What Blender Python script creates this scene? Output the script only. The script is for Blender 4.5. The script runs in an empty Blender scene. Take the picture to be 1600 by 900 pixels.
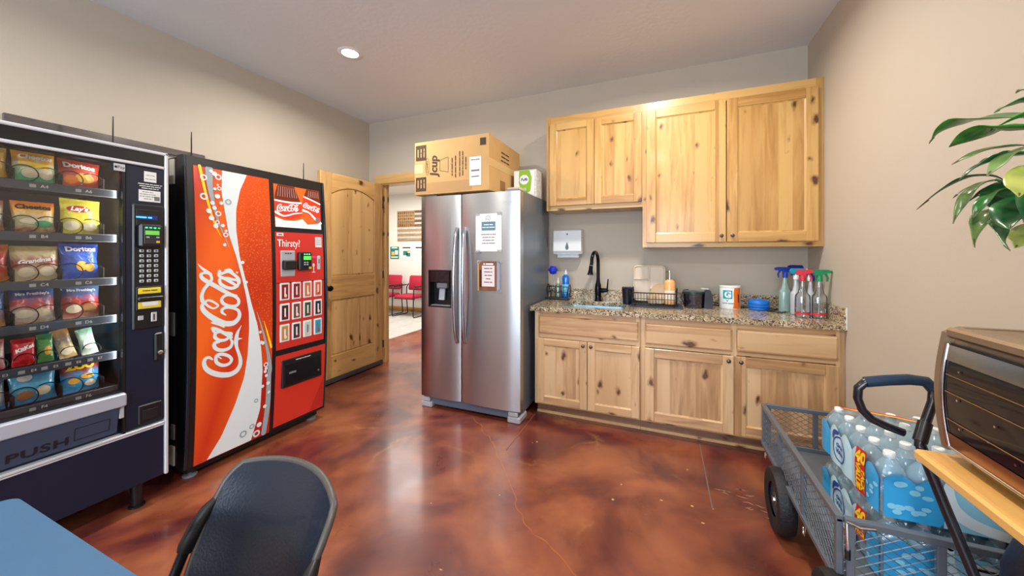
import bpy, bmesh, math, random
from math import sin, cos, pi, radians, sqrt
from mathutils import Vector, Matrix
random.seed(7)
SC = bpy.context.scene
COL = SC.collection

def L(r, g, b, a=1.0):
    def f(c):
        c /= 255.0
        return c / 12.92 if c <= .04045 else ((c + .055) / 1.055) ** 2.4
    return (f(r), f(g), f(b), a)

# ---------------------------------------------------------------- camera
cam = bpy.data.cameras.new('camera')
cam.sensor_width = 36.0
cam.lens = 562.0 / 1600 * 36
cam.shift_y = -53.5 / 1600
cam.clip_start = .03
camo = bpy.data.objects.new('camera', cam)
COL.objects.link(camo)
camo.location = (0, 0, 1.3525)
camo.rotation_euler = (radians(90), 0, radians(22.572))
SC.camera = camo
# ---------------------------------------------------------------- world, exposure
W = bpy.data.worlds.new('world'); SC.world = W; W.use_nodes = True
wn = W.node_tree.nodes; wn['Background'].inputs[0].default_value = (.55, .72, 1.0, 1)
wn['Background'].inputs[1].default_value = 1.2
SC.view_settings.view_transform = 'Standard'
SC.view_settings.look = 'None'
SC.view_settings.gamma = 1
SC.view_settings.use_curve_mapping = False
SC.view_settings.exposure = 0.0
SC.cycles.transparent_max_bounces = 20

def area_light(name, loc, rot, sx, sy, power, col, parent=None, shape='RECTANGLE', spread=180):
    l = bpy.data.lights.new(name, 'AREA'); l.shape = shape; l.size = sx; l.size_y = sy
    l.energy = power; l.color = col; l.spread = radians(spread)
    o = bpy.data.objects.new(name, l); COL.objects.link(o); o.location = loc; o.rotation_euler = rot
    if parent: o.parent = parent
    return o
LAMP_W = 32.0          # each recessed ceiling lamp
DAY_W = 150.0           # daylight through the window behind the camera
HALL_W = 112.0
area_light('window_daylight', (-.75, -3.12, 1.55), (radians(90), 0, 0), 3.0, 1.6, DAY_W, (.74, .87, 1.0))

# ---------------------------------------------------------------- room constants
XL, XR, YB, YFW, ZC = -3.40, 1.06, 3.495, -3.2, 2.988

# ---------------------------------------------------------------- helpers
class MB:
    def __init__(s): s.v = []; s.f = []
    def add(s, vs, fs):
        o = len(s.v); s.v += [tuple(p) for p in vs]; s.f += [tuple(i + o for i in f) for f in fs]; return s
    def box(s, x0, x1, y0, y1, z0, z1, b=0.0):
        if x1 < x0: x0, x1 = x1, x0
        if y1 < y0: y0, y1 = y1, y0
        if z1 < z0: z0, z1 = z1, z0
        b = min(b, (x1-x0)*.49, (y1-y0)*.49, (z1-z0)*.49)
        if b <= 0:
            return s.add([(x, y, z) for x in (x0, x1) for y in (y0, y1) for z in (z0, z1)],
                [(0,1,3,2),(4,6,7,5),(0,4,5,1),(2,3,7,6),(0,2,6,4),(1,5,7,3)])
        vs = []; idx = {}
        lo = (x0, y0, z0); hi = (x1, y1, z1)
        for i in (0, 1):
            for j in (0, 1):
                for k in (0, 1):
                    c = (i, j, k)
                    for ax in range(3):
                        p = []
                        for q in range(3):
                            e = hi[q] if c[q] else lo[q]
                            if q != ax: e += -b if c[q] else b
                            p.append(e)
                        idx[(c, ax)] = len(vs); vs.append(p)
        fs = []
        for ax in range(3):
            o1, o2 = [q for q in range(3) if q != ax]
            for sgn in (0, 1):
                loop = []
                for a_, b_ in ((0,0),(1,0),(1,1),(0,1)):
                    c = [0,0,0]; c[ax] = sgn; c[o1] = a_; c[o2] = b_
                    loop.append(idx[(tuple(c), ax)])
                flip = (sgn == 0) != (ax == 1)
                fs.append(loop[::-1] if flip else loop)
        for ax in range(3):
            o1, o2 = [q for q in range(3) if q != ax]
            for a_ in (0, 1):
                for b_ in (0, 1):
                    c0 = [0,0,0]; c0[o1] = a_; c0[o2] = b_; c1 = list(c0); c1[ax] = 1
                    q = [idx[(tuple(c0), o1)], idx[(tuple(c1), o1)], idx[(tuple(c1), o2)], idx[(tuple(c0), o2)]]
                    fs.append(q)
        for i in (0, 1):
            for j in (0, 1):
                for k in (0, 1):
                    fs.append([idx[((i,j,k), 0)], idx[((i,j,k), 1)], idx[((i,j,k), 2)]])
        return s.add(vs, fs)
    def tube(s, pts, r, n=8, closed=False, caps=True):
        P = [Vector(p) for p in pts]; m = len(P)
        R = r if isinstance(r, (list, tuple)) else [r]*m
        T = []
        for i in range(m):
            if closed: t = P[(i+1) % m] - P[i-1]
            elif i == 0: t = P[1]-P[0]
            elif i == m-1: t = P[-1]-P[-2]
            else: t = (P[i+1]-P[i]).normalized() + (P[i]-P[i-1]).normalized()
            T.append(t.normalized() if t.length > 1e-9 else Vector((0,0,1)))
        up = Vector((0,0,1)) if abs(T[0].z) < .9 else Vector((1,0,0))
        nrm = (up - T[0]*up.dot(T[0])).normalized()
        vs = []
        for i in range(m):
            nrm = nrm - T[i]*nrm.dot(T[i])
            nrm = nrm.normalized() if nrm.length > 1e-6 else T[i].orthogonal().normalized()
            bi = T[i].cross(nrm)
            for k in range(n):
                a = 2*pi*k/n
                vs.append(P[i] + (nrm*cos(a) + bi*sin(a))*R[i])
        fs = []
        for i in range(m if closed else m-1):
            j = (i+1) % m
            for k in range(n):
                fs.append((i*n+k, i*n+(k+1) % n, j*n+(k+1) % n, j*n+k))
        if caps and not closed:
            fs.append(tuple(range(n-1, -1, -1))); fs.append(tuple((m-1)*n+k for k in range(n)))
        return s.add(vs, fs)
    def lathe(s, prof, n=24, c=(0,0,0), sx=1, sy=1, axis='z', cap=True):
        vs = []; m = len(prof)
        for r, z in prof:
            for k in range(n):
                a = 2*pi*k/n
                p = (r*cos(a)*sx, r*sin(a)*sy, z)
                if axis == 'y': p = (p[0], p[2], p[1])
                elif axis == 'x': p = (p[2], p[0], p[1])
                vs.append((p[0]+c[0], p[1]+c[1], p[2]+c[2]))
        fs = [(i*n+k, i*n+(k+1) % n, (i+1)*n+(k+1) % n, (i+1)*n+k) for i in range(m-1) for k in range(n)]
        if cap:
            if prof[0][0] > 1e-6: fs.append(tuple(range(n-1, -1, -1)))
            if prof[-1][0] > 1e-6: fs.append(tuple((m-1)*n+k for k in range(n)))
        return s.add(vs, fs)
    def prism(s, poly, axis, c0, c1):
        n = len(poly)
        def P(a, b, c):
            return {'x': (c, a, b), 'y': (a, c, b), 'z': (a, b, c)}[axis]
        vs = [P(a, b, c0) for a, b in poly] + [P(a, b, c1) for a, b in poly]
        fs = [(i, (i+1) % n, n+(i+1) % n, n+i) for i in range(n)]
        fs += [tuple(range(n-1, -1, -1)), tuple(range(n, 2*n))]
        return s.add(vs, fs)
    def grid(s, fn, nu, nv):
        vs = [fn(i/nu, j/nv) for j in range(nv+1) for i in range(nu+1)]
        fs = [(j*(nu+1)+i, j*(nu+1)+i+1, (j+1)*(nu+1)+i+1, (j+1)*(nu+1)+i) for j in range(nv) for i in range(nu)]
        return s.add(vs, fs)
    def ring(s, c, r0, r1, fn, n=20):
        vs = []
        for k in range(n):
            a = 2*pi*k/n
            vs.append(fn(c[0]+r0*cos(a), c[1]+r0*sin(a))); vs.append(fn(c[0]+r1*cos(a), c[1]+r1*sin(a)))
        return s.add(vs, [(2*k, 2*k+1, 2*((k+1) % n)+1, 2*((k+1) % n)) for k in range(n)])
    def disc(s, c, rx, rz, fn, n=18):
        vs = [fn(*c)] + [fn(c[0]+rx*cos(2*pi*k/n), c[1]+rz*sin(2*pi*k/n)) for k in range(n)]
        return s.add(vs, [(0, 1+k, 1+(k+1) % n) for k in range(n)])
    def stroke(s, pts, fn, sub=5):
        """a smooth brush stroke of varying width (x, z, w) laid on a surface fn(x, z)"""
        P = pts; out = []
        for i in range(len(P)-1):
            p0 = P[max(i-1, 0)]; p1 = P[i]; p2 = P[i+1]; p3 = P[min(i+2, len(P)-1)]
            if i == 0 and P[0][:2] == P[-1][:2]: p0 = P[-2]
            if i == len(P)-2 and P[0][:2] == P[-1][:2]: p3 = P[1]
            for q in range(sub):
                t = q/sub
                out.append([.5*((2*p1[k]) + (-p0[k]+p2[k])*t + (2*p0[k]-5*p1[k]+4*p2[k]-p3[k])*t*t + (-p0[k]+3*p1[k]-3*p2[k]+p3[k])*t**3) for k in range(3)])
        out.append(list(P[-1]))
        vs = []
        for i, (x, z, w) in enumerate(out):
            a = out[max(i-1, 0)]; b = out[min(i+1, len(out)-1)]
            dx, dz = b[0]-a[0], b[1]-a[1]; l = sqrt(dx*dx+dz*dz) or 1
            nx, nz = -dz/l, dx/l; w = max(w, .0008)/2
            vs += [fn(x+nx*w, z+nz*w), fn(x, z), fn(x-nx*w, z-nz*w)]
        m = len(out)
        fs = []
        for i in range(m-1):
            fs += [(3*i, 3*i+1, 3*i+4, 3*i+3), (3*i+1, 3*i+2, 3*i+5, 3*i+4)]
        s.add(vs, fs)
        for e in (out[0], out[-1]):
            if e[2] > .004: s.disc((e[0], e[1]), e[2]/2, e[2]/2, fn, 12)
        return s
    def xf(s, M):
        s.v = [tuple(M @ Vector(p)) for p in s.v]; return s
    def build(s, name, mat, parent=None, smooth=None, loc=None, rz=0):
        me = bpy.data.meshes.new(name); me.from_pydata(s.v, [], s.f); me.validate()
        bm = bmesh.new(); bm.from_mesh(me); bmesh.ops.recalc_face_normals(bm, faces=bm.faces); bm.to_mesh(me); bm.free()
        me.materials.append(mat)
        if smooth is not None:
            me.polygons.foreach_set('use_smooth', [True]*len(me.polygons))
            me.set_sharp_from_angle(angle=radians(smooth))
        o = bpy.data.objects.new(name, me); COL.objects.link(o)
        if parent: o.parent = parent
        if loc is not None: o.location = loc
        if rz: o.rotation_euler = (0, 0, rz)
        return o

def bx(*a, **k): return MB().box(*a, **k)
def tag(o, label, cat, group=None, kind=None):
    o['label'] = label; o['category'] = cat
    if group: o['group'] = group
    if kind: o['kind'] = kind
    return o
def struct(o, label=None):
    o['kind'] = 'structure'
    if label: o['label'] = label
    return o
def thing(name, label, cat, loc=(0,0,0), rz=0, group=None):
    o = bpy.data.objects.new(name, None); COL.objects.link(o); o.empty_display_size = .1
    o.location = loc; o.rotation_euler = (0, 0, rz)
    return tag(o, label, cat, group)
def copy_tree(o, parent=None):
    c = o.copy(); COL.objects.link(c); c.parent = parent
    for ch in list(o.children): copy_tree(ch, c)
    return c
TEXTS = []
def txt(body, size, fn, mat, parent, name='lettering', sx=1.0, shear=0, bold=0, align='CENTER', spacing=1.0):
    cu = bpy.data.curves.new(name, 'FONT'); cu.body = body; cu.size = size
    cu.align_x = align; cu.align_y = 'CENTER'; cu.shear = shear; cu.offset = bold; cu.space_character = spacing
    cu.resolution_u = 3; cu.fill_mode = 'FRONT'
    o = bpy.data.objects.new(name, cu); COL.objects.link(o)
    TEXTS.append((o, fn, mat, parent, name, sx)); return o
def gtx(body, size, fn, mat, parent, name='print_line', sx=1.0, align='CENTER', **kw):
    """a line of print too small to read: one short bar for each word"""
    ws = [len(w)*size*.52*sx for w in body.split()]; gap = size*.32*sx
    x = -(sum(ws)+gap*(len(ws)-1))/2 if align == 'CENTER' else 0.0
    g = MB()
    for w in ws:
        k = max(1, int(w/.02)); h = size*.24
        for i in range(k):
            a, b = x+w*i/k, x+w*(i+1)/k
            g.add([fn(a, -h), fn(b, -h), fn(b, h), fn(a, h)], [(0,1,2,3)])
        x += w+gap
    return g.build(name, mat, parent)
def flush_texts():
    bpy.context.view_layer.update()
    dg = bpy.context.evaluated_depsgraph_get()
    for o, fn, mat, parent, name, sx in TEXTS:
        ev = o.evaluated_get(dg); me = bpy.data.meshes.new_from_object(ev)
        for v in me.vertices: v.co = fn(v.co.x*sx, v.co.y)
        me.materials.clear(); me.materials.append(mat)
        n = bpy.data.objects.new(name, me); COL.objects.link(n); n.parent = parent
    for o, *_ in TEXTS:
        cu = o.data; bpy.data.objects.remove(o); bpy.data.curves.remove(cu)
    TEXTS.clear()
def front(cx, y, cz):          # text on a face that looks along local -Y
    return lambda a, b: (cx+a, y, cz+b)
def arc(cx, cy, r, a0, a1, n):
    return [(cx+r*cos(radians(a0+(a1-a0)*i/n)), cy+r*sin(radians(a0+(a1-a0)*i/n))) for i in range(n+1)]
def rrect(x0, x1, y0, y1, r, n=4):
    return arc(x1-r, y0+r, r, -90, 0, n)+arc(x1-r, y1-r, r, 0, 90, n)+arc(x0+r, y1-r, r, 90, 180, n)+arc(x0+r, y0+r, r, 180, 270, n)

# ---------------------------------------------------------------- materials
def nodes(name):
    m = bpy.data.materials.new(name); m.use_nodes = True
    nt = m.node_tree; return m, nt, nt.nodes['Principled BSDF']
def N(nt, t, **k):
    n = nt.nodes.new(t)
    for a, v in k.items():
        if isinstance(v, tuple) and a.startswith('i_'): pass
        setattr(n, a, v)
    return n
def mat(name, col, rough=.5, metal=0, spec=.5, emit=0, ecol=None, var=None, bump=None, coat=0, alpha=1, aniso=None):
    m, nt, P = nodes(name)
    P.inputs['Base Color'].default_value = col; P.inputs['Roughness'].default_value = rough
    P.inputs['Metallic'].default_value = metal; P.inputs['Specular IOR Level'].default_value = spec
    P.inputs['Coat Weight'].default_value = coat; P.inputs['Alpha'].default_value = alpha
    if emit:
        P.inputs['Emission Color'].default_value = ecol or col; P.inputs['Emission Strength'].default_value = emit
    if var or bump:
        tc = N(nt, 'ShaderNodeTexCoord')
    if var:
        no = N(nt, 'ShaderNodeTexNoise'); no.inputs['Scale'].default_value = var[0]; no.inputs['Detail'].default_value = 4
        nt.links.new(tc.outputs['Object'], no.inputs['Vector'])
        hs = N(nt, 'ShaderNodeHueSaturation'); hs.inputs['Color'].default_value = col
        mr = N(nt, 'ShaderNodeMapRange'); mr.inputs[1].default_value = .3; mr.inputs[2].default_value = .7
        mr.inputs[3].default_value = 1-var[1]; mr.inputs[4].default_value = 1+var[1]
        nt.links.new(no.outputs[0], mr.inputs[0]); nt.links.new(mr.outputs[0], hs.inputs['Value'])
        nt.links.new(hs.outputs[0], P.inputs['Base Color'])
    if bump:
        nb = N(nt, 'ShaderNodeTexNoise'); nb.inputs['Scale'].default_value = bump[0]; nb.inputs['Detail'].default_value = 3
        bp = N(nt, 'ShaderNodeBump'); bp.inputs['Strength'].default_value = bump[1]; bp.inputs['Distance'].default_value = .01
        nt.links.new(tc.outputs['Object'], nb.inputs['Vector'])
        nt.links.new(nb.outputs[0], bp.inputs['Height']); nt.links.new(bp.outputs[0], P.inputs['Normal'])
    return m
def ramp(nt, stops, interp='LINEAR'):
    r = N(nt, 'ShaderNodeValToRGB'); r.color_ramp.interpolation = interp
    e = r.color_ramp.elements
    while len(e) > 1: e.remove(e[-1])
    e[0].position = stops[0][0]; e[0].color = stops[0][1]
    for p, c in stops[1:]:
        q = e.new(p); q.color = c
    return r
def wood(name, light, mid, dark, axis='z', board=.085, rough=.33, knots=1.0):
    """knotty alder: edge-glued boards, long grain and dark knots; grain runs along the given axis"""
    m, nt, P = nodes(name); lk = nt.links.new
    tc = N(nt, 'ShaderNodeTexCoord'); oi = N(nt, 'ShaderNodeObjectInfo')
    ad = N(nt, 'ShaderNodeVectorMath', operation='MULTIPLY_ADD')
    cx = N(nt, 'ShaderNodeCombineXYZ'); lk(oi.outputs['Random'], cx.inputs[0]); lk(oi.outputs['Random'], cx.inputs[1]); lk(oi.outputs['Random'], cx.inputs[2])
    lk(cx.outputs[0], ad.inputs[0]); ad.inputs[1].default_value = (13.7, 7.1, 23.3); lk(tc.outputs['Object'], ad.inputs[2])
    mp = N(nt, 'ShaderNodeMapping'); lk(ad.outputs[0], mp.inputs[0])
    s = {'z': (1, 1, .09), 'x': (.09, 1, 1), 'y': (1, .09, 1)}[axis]; mp.inputs['Scale'].default_value = s
    n1 = N(nt, 'ShaderNodeTexNoise'); n1.inputs['Scale'].default_value = 26; n1.inputs['Detail'].default_value = 5; n1.inputs['Distortion'].default_value = .6
    lk(mp.outputs[0], n1.inputs['Vector'])
    # board to board tone
    sp = N(nt, 'ShaderNodeSeparateXYZ'); lk(ad.outputs[0], sp.inputs[0])
    cross = {'z': 0, 'x': 2, 'y': 0}[axis]
    dv = N(nt, 'ShaderNodeMath', operation='DIVIDE'); lk(sp.outputs[cross], dv.inputs[0]); dv.inputs[1].default_value = board
    fl = N(nt, 'ShaderNodeMath', operation='FLOOR'); lk(dv.outputs[0], fl.inputs[0])
    wnz = N(nt, 'ShaderNodeTexWhiteNoise', noise_dimensions='1D'); lk(fl.outputs[0], wnz.inputs['W'])
    mx = N(nt, 'ShaderNodeMath', operation='MULTIPLY_ADD'); lk(wnz.outputs['Value'], mx.inputs[0]); mx.inputs[1].default_value = .56; mx.inputs[2].default_value = -.26
    a1 = N(nt, 'ShaderNodeMath', operation='MULTIPLY_ADD'); lk(n1.outputs[0], a1.inputs[0]); a1.inputs[1].default_value = .62; a1.inputs[2].default_value = .20
    a2 = N(nt, 'ShaderNodeMath', operation='ADD'); lk(a1.outputs[0], a2.inputs[0]); lk(mx.outputs[0], a2.inputs[1])
    dk2 = tuple(c*.62 for c in mid[:3])+(1,)
    r = ramp(nt, [(.10, dk2), (.30, mid), (.46, light), (.62, light), (.78, mid), (.95, dk2)]); lk(a2.outputs[0], r.inputs[0])
    # soft blotches
    n2 = N(nt, 'ShaderNodeTexNoise'); n2.inputs['Scale'].default_value = 5; n2.inputs['Detail'].default_value = 2; lk(mp.outputs[0], n2.inputs['Vector'])
    # knots
    cz2 = N(nt, 'ShaderNodeCombineXYZ'); lk(sp.outputs[0], cz2.inputs[0]); lk(sp.outputs[1 if axis == 'y' else 2], cz2.inputs[1])
    mp2 = N(nt, 'ShaderNodeMapping'); lk(cz2.outputs[0], mp2.inputs[0])
    s2 = {'z': (7.5, 4.2, 1), 'x': (4.2, 7.5, 1), 'y': (7.5, 4.2, 1)}[axis]; mp2.inputs['Scale'].default_value = s2
    nd = N(nt, 'ShaderNodeTexNoise'); nd.inputs['Scale'].default_value = 3.0; lk(mp2.outputs[0], nd.inputs['Vector'])
    va = N(nt, 'ShaderNodeVectorMath', operation='MULTIPLY_ADD'); lk(nd.outputs['Color'], va.inputs[0]); va.inputs[1].default_value = (.35,.35,.35); lk(mp2.outputs[0], va.inputs[2])
    vo = N(nt, 'ShaderNodeTexVoronoi', voronoi_dimensions='2D'); vo.inputs['Scale'].default_value = 1.0; lk(va.outputs[0], vo.inputs['Vector'])
    sc = N(nt, 'ShaderNodeSeparateColor'); lk(vo.outputs['Color'], sc.inputs[0])
    th = N(nt, 'ShaderNodeMapRange'); th.inputs[1].default_value = .42; th.inputs[2].default_value = 1; th.inputs[3].default_value = -.06; th.inputs[4].default_value = .15*knots
    lk(sc.outputs[0], th.inputs[0])
    dvk = N(nt, 'ShaderNodeMath', operation='SUBTRACT'); lk(th.outputs[0], dvk.inputs[0]); lk(vo.outputs['Distance'], dvk.inputs[1])
    kn = N(nt, 'ShaderNodeMapRange'); kn.inputs[1].default_value = -.10; kn.inputs[2].default_value = .05; lk(dvk.outputs[0], kn.inputs[0])
    pw = N(nt, 'ShaderNodeMath', operation='POWER'); lk(kn.outputs[0], pw.inputs[0]); pw.inputs[1].default_value = 1.6
    mk = N(nt, 'ShaderNodeMix', data_type='RGBA'); lk(pw.outputs[0], mk.inputs[0]); lk(r.outputs[0], mk.inputs[6]); mk.inputs[7].default_value = dark
    mb = N(nt, 'ShaderNodeMix', data_type='RGBA', blend_type='MULTIPLY')
    rb = ramp(nt, [(.35, (.80,.72,.62,1)), (.55, (1,1,1,1))]); lk(n2.outputs[0], rb.inputs[0]); mb.inputs[0].default_value = .8
    lk(mk.outputs[2], mb.inputs[6]); lk(rb.outputs[0], mb.inputs[7])
    lk(mb.outputs[2], P.inputs['Base Color'])
    P.inputs['Roughness'].default_value = rough; P.inputs['Coat Weight'].default_value = .25; P.inputs['Coat Roughness'].default_value = .15
    return m
def thin(name, tint, gloss=.10, diff=0.0, dcol=(1,1,1,1), rough=.05, bump=None, fres=1.35):
    """thin clear plastic or pane glass: what lies behind shows through, the surface mirrors"""
    m = bpy.data.materials.new(name); m.use_nodes = True; nt = m.node_tree; lk = nt.links.new
    for n in list(nt.nodes): nt.nodes.remove(n)
    out = N(nt, 'ShaderNodeOutputMaterial'); tr = N(nt, 'ShaderNodeBsdfTransparent'); tr.inputs[0].default_value = tint
    gl = N(nt, 'ShaderNodeBsdfGlossy'); gl.inputs['Roughness'].default_value = rough
    fr = N(nt, 'ShaderNodeFresnel'); fr.inputs[0].default_value = fres
    mm = N(nt, 'ShaderNodeMath', operation='ADD'); mm.inputs[1].default_value = gloss; mm.use_clamp = True; lk(fr.outputs[0], mm.inputs[0])
    m1 = N(nt, 'ShaderNodeMixShader'); df = N(nt, 'ShaderNodeBsdfDiffuse'); df.inputs[0].default_value = dcol
    m0 = N(nt, 'ShaderNodeMixShader'); m0.inputs[0].default_value = diff; lk(tr.outputs[0], m0.inputs[1]); lk(df.outputs[0], m0.inputs[2])
    lk(mm.outputs[0], m1.inputs[0]); lk(m0.outputs[0], m1.inputs[1]); lk(gl.outputs[0], m1.inputs[2])
    if bump:
        tc = N(nt, 'ShaderNodeTexCoord'); nb = N(nt, 'ShaderNodeTexNoise'); nb.inputs['Scale'].default_value = bump[0]; nb.inputs['Detail'].default_value = 4; nb.inputs['Distortion'].default_value = 1.5
        bp = N(nt, 'ShaderNodeBump'); bp.inputs['Strength'].default_value = bump[1]; bp.inputs['Distance'].default_value = .02
        lk(tc.outputs['Object'], nb.inputs['Vector']); lk(nb.outputs[0], bp.inputs['Height']); lk(bp.outputs[0], gl.inputs['Normal'])
    lk(m1.outputs[0], out.inputs[0]); return m

M = {}
M['wall'] = mat('wall_paint', L(197,186,170), .85, var=(1.5,.02), bump=(160,.06))
M['ceil'] = mat('ceiling_paint', L(228,230,234), .9, bump=(30,.14))
M['hallwall'] = mat('hall_paint', L(238,235,228), .85)
ALD = (L(210,168,102), L(190,142,78), L(92,50,24))
M['wood'] = wood('knotty_alder_vertical', *ALD, axis='z')
M['woodx'] = wood('knotty_alder_horizontal', *ALD, axis='x')
M['woody'] = wood('knotty_alder_crosswise', *ALD, axis='y')
BASE = (L(222,186,142), L(200,158,114), L(104,58,34))
M['bwood'] = wood('pale_alder_vertical', *BASE, axis='z')
M['bwoodx'] = wood('pale_alder_horizontal', *BASE, axis='x')
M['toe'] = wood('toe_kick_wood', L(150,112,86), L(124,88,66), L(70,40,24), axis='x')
M['dwood'] = wood('door_alder', L(224,184,126), L(204,160,102), L(92,46,18), axis='z', board=.2)
M['dwoodx'] = wood('door_alder_rail', L(224,182,120), L(206,160,98), L(92,46,18), axis='x', board=.3)
M['black'] = mat('black_plastic', L(20,21,25), .35)
M['blackmat'] = mat('black_matte', L(16,17,20), .6)
M['navy'] = mat('dark_navy_enamel', L(15,25,50), .38, var=(3,.08))
M['steel_trim'] = mat('silver_trim', L(214,218,226), .35, metal=.25)
M['chrome'] = mat('chrome', L(215,218,222), .12, metal=1)
M['darkmetal'] = mat('oil_rubbed_bronze', L(24,24,30), .22, metal=.7)
M['white'] = mat('white_plastic', L(236,240,242), .4)
M['paper'] = mat('white_paper', L(240,241,240), .8)
M['ink'] = mat('black_ink', L(28,26,26), .8)
M['greyink'] = mat('grey_ink', L(120,120,122), .8)
M['lettwhite'] = mat('white_print', L(245,245,245), .6)
M['grey'] = mat('grey_plastic', L(120,124,130), .45)
M['lgrey'] = mat('light_grey_plastic', L(176,182,190), .45)
M['glass'] = thin('pane_glass', (.97,.98,.98,1), gloss=.025)
M['clear'] = thin('clear_plastic', (.90,.93,.95,1), gloss=.12, diff=.05)

def mat_floor():
    m, nt, P = nodes('stained_concrete'); lk = nt.links.new
    tc = N(nt, 'ShaderNodeTexCoord')
    n1 = N(nt, 'ShaderNodeTexNoise'); n1.inputs['Scale'].default_value = 1.7; n1.inputs['Detail'].default_value = 5; n1.inputs['Roughness'].default_value = .50; n1.inputs['Distortion'].default_value = .5
    lk(tc.outputs['Object'], n1.inputs['Vector'])
    r = ramp(nt, [(.33, L(66,27,34)), (.41, L(92,40,38)), (.475, L(116,56,42)), (.54, L(134,72,48)), (.62, L(148,86,56)), (.72, L(130,74,58))])
    lk(n1.outputs[0], r.inputs[0])
    n2 = N(nt, 'ShaderNodeTexNoise'); n2.inputs['Scale'].default_value = 4.2; n2.inputs['Detail'].default_value = 6; n2.inputs['Distortion'].default_value = .4
    lk(tc.outputs['Object'], n2.inputs['Vector'])
    r2 = ramp(nt, [(.36, (.74,.62,.64,1)), (.5, (1.0,.98,.96,1)), (.66, (1.2,1.16,1.06,1))]); lk(n2.outputs[0], r2.inputs[0])
    mx = N(nt, 'ShaderNodeMix', data_type='RGBA', blend_type='MULTIPLY'); mx.inputs[0].default_value = .8
    lk(r.outputs[0], mx.inputs[6]); lk(r2.outputs[0], mx.inputs[7])
    # pale veins
    n3 = N(nt, 'ShaderNodeTexNoise'); n3.inputs['Scale'].default_value = 2.4; n3.inputs['Detail'].default_value = 4
    lk(tc.outputs['Object'], n3.inputs['Vector'])
    va = N(nt, 'ShaderNodeVectorMath', operation='MULTIPLY_ADD'); lk(n3.outputs['Color'], va.inputs[0]); va.inputs[1].default_value = (.7,.7,0); lk(tc.outputs['Object'], va.inputs[2])
    vo = N(nt, 'ShaderNodeTexVoronoi', feature='DISTANCE_TO_EDGE'); vo.inputs['Scale'].default_value = 1.05; lk(va.outputs[0], vo.inputs['Vector'])
    rv = ramp(nt, [(0, (1,1,1,1)), (.010, (.35,.35,.35,1)), (.03, (0,0,0,1))]); lk(vo.outputs['Distance'], rv.inputs[0])
    n4 = N(nt, 'ShaderNodeTexNoise'); n4.inputs['Scale'].default_value = 3.1; lk(tc.outputs['Object'], n4.inputs['Vector'])
    rg = ramp(nt, [(.50, (0,0,0,1)), (.66, (.22,.22,.22,1))]); lk(n4.outputs[0], rg.inputs[0])
    mm = N(nt, 'ShaderNodeMath', operation='MULTIPLY'); lk(rv.outputs[0], mm.inputs[0]); lk(rg.outputs[0], mm.inputs[1])
    m2 = N(nt, 'ShaderNodeMix', data_type='RGBA'); lk(mm.outputs[0], m2.inputs[0]); lk(mx.outputs[2], m2.inputs[6]); m2.inputs[7].default_value = L(214,160,92)
    lk(m2.outputs[2], P.inputs['Base Color'])
    rr = N(nt, 'ShaderNodeMapRange'); rr.inputs[1].default_value = .3; rr.inputs[2].default_value = .7; rr.inputs[3].default_value = .26; rr.inputs[4].default_value = .42
    lk(n2.outputs[0], rr.inputs[0]); lk(rr.outputs[0], P.inputs['Roughness'])
    P.inputs['Specular IOR Level'].default_value = .6
    P.inputs['Coat Weight'].default_value = .35; P.inputs['Coat Roughness'].default_value = .14
    return m
M['floor'] = mat_floor()
def mat_granite():
    m, nt, P = nodes('speckled_granite'); lk = nt.links.new
    tc = N(nt, 'ShaderNodeTexCoord')
    nz = N(nt, 'ShaderNodeTexNoise'); nz.inputs['Scale'].default_value = 60; lk(tc.outputs['Object'], nz.inputs['Vector'])
    va = N(nt, 'ShaderNodeVectorMath', operation='MULTIPLY_ADD'); lk(nz.outputs['Color'], va.inputs[0]); va.inputs[1].default_value = (.02,.02,.02); lk(tc.outputs['Object'], va.inputs[2])
    vo = N(nt, 'ShaderNodeTexVoronoi'); vo.inputs['Scale'].default_value = 150; lk(va.outputs[0], vo.inputs['Vector'])
    sc = N(nt, 'ShaderNodeSeparateColor'); lk(vo.outputs['Color'], sc.inputs[0])
    r = ramp(nt, [(0, L(58,54,54)), (.13, L(104,92,80)), (.27, L(150,120,88)), (.42, L(196,176,140)), (.66, L(214,200,172)), (.84, L(178,160,128)), (.93, L(228,220,204))], 'CONSTANT')
    lk(sc.outputs[0], r.inputs[0])
    n2 = N(nt, 'ShaderNodeTexNoise'); n2.inputs['Scale'].default_value = 9; n2.inputs['Detail'].default_value = 3; lk(tc.outputs['Object'], n2.inputs['Vector'])
    r2 = ramp(nt, [(.35, (.72,.70,.66,1)), (.6, (1.05,1.03,1,1))]); lk(n2.outputs[0], r2.inputs[0])
    mx = N(nt, 'ShaderNodeMix', data_type='RGBA', blend_type='MULTIPLY'); mx.inputs[0].default_value = .8; lk(r.outputs[0], mx.inputs[6]); lk(r2.outputs[0], mx.inputs[7])
    lk(mx.outputs[2], P.inputs['Base Color']); P.inputs['Roughness'].default_value = .16
    return m
M['granite'] = mat_granite()
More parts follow.
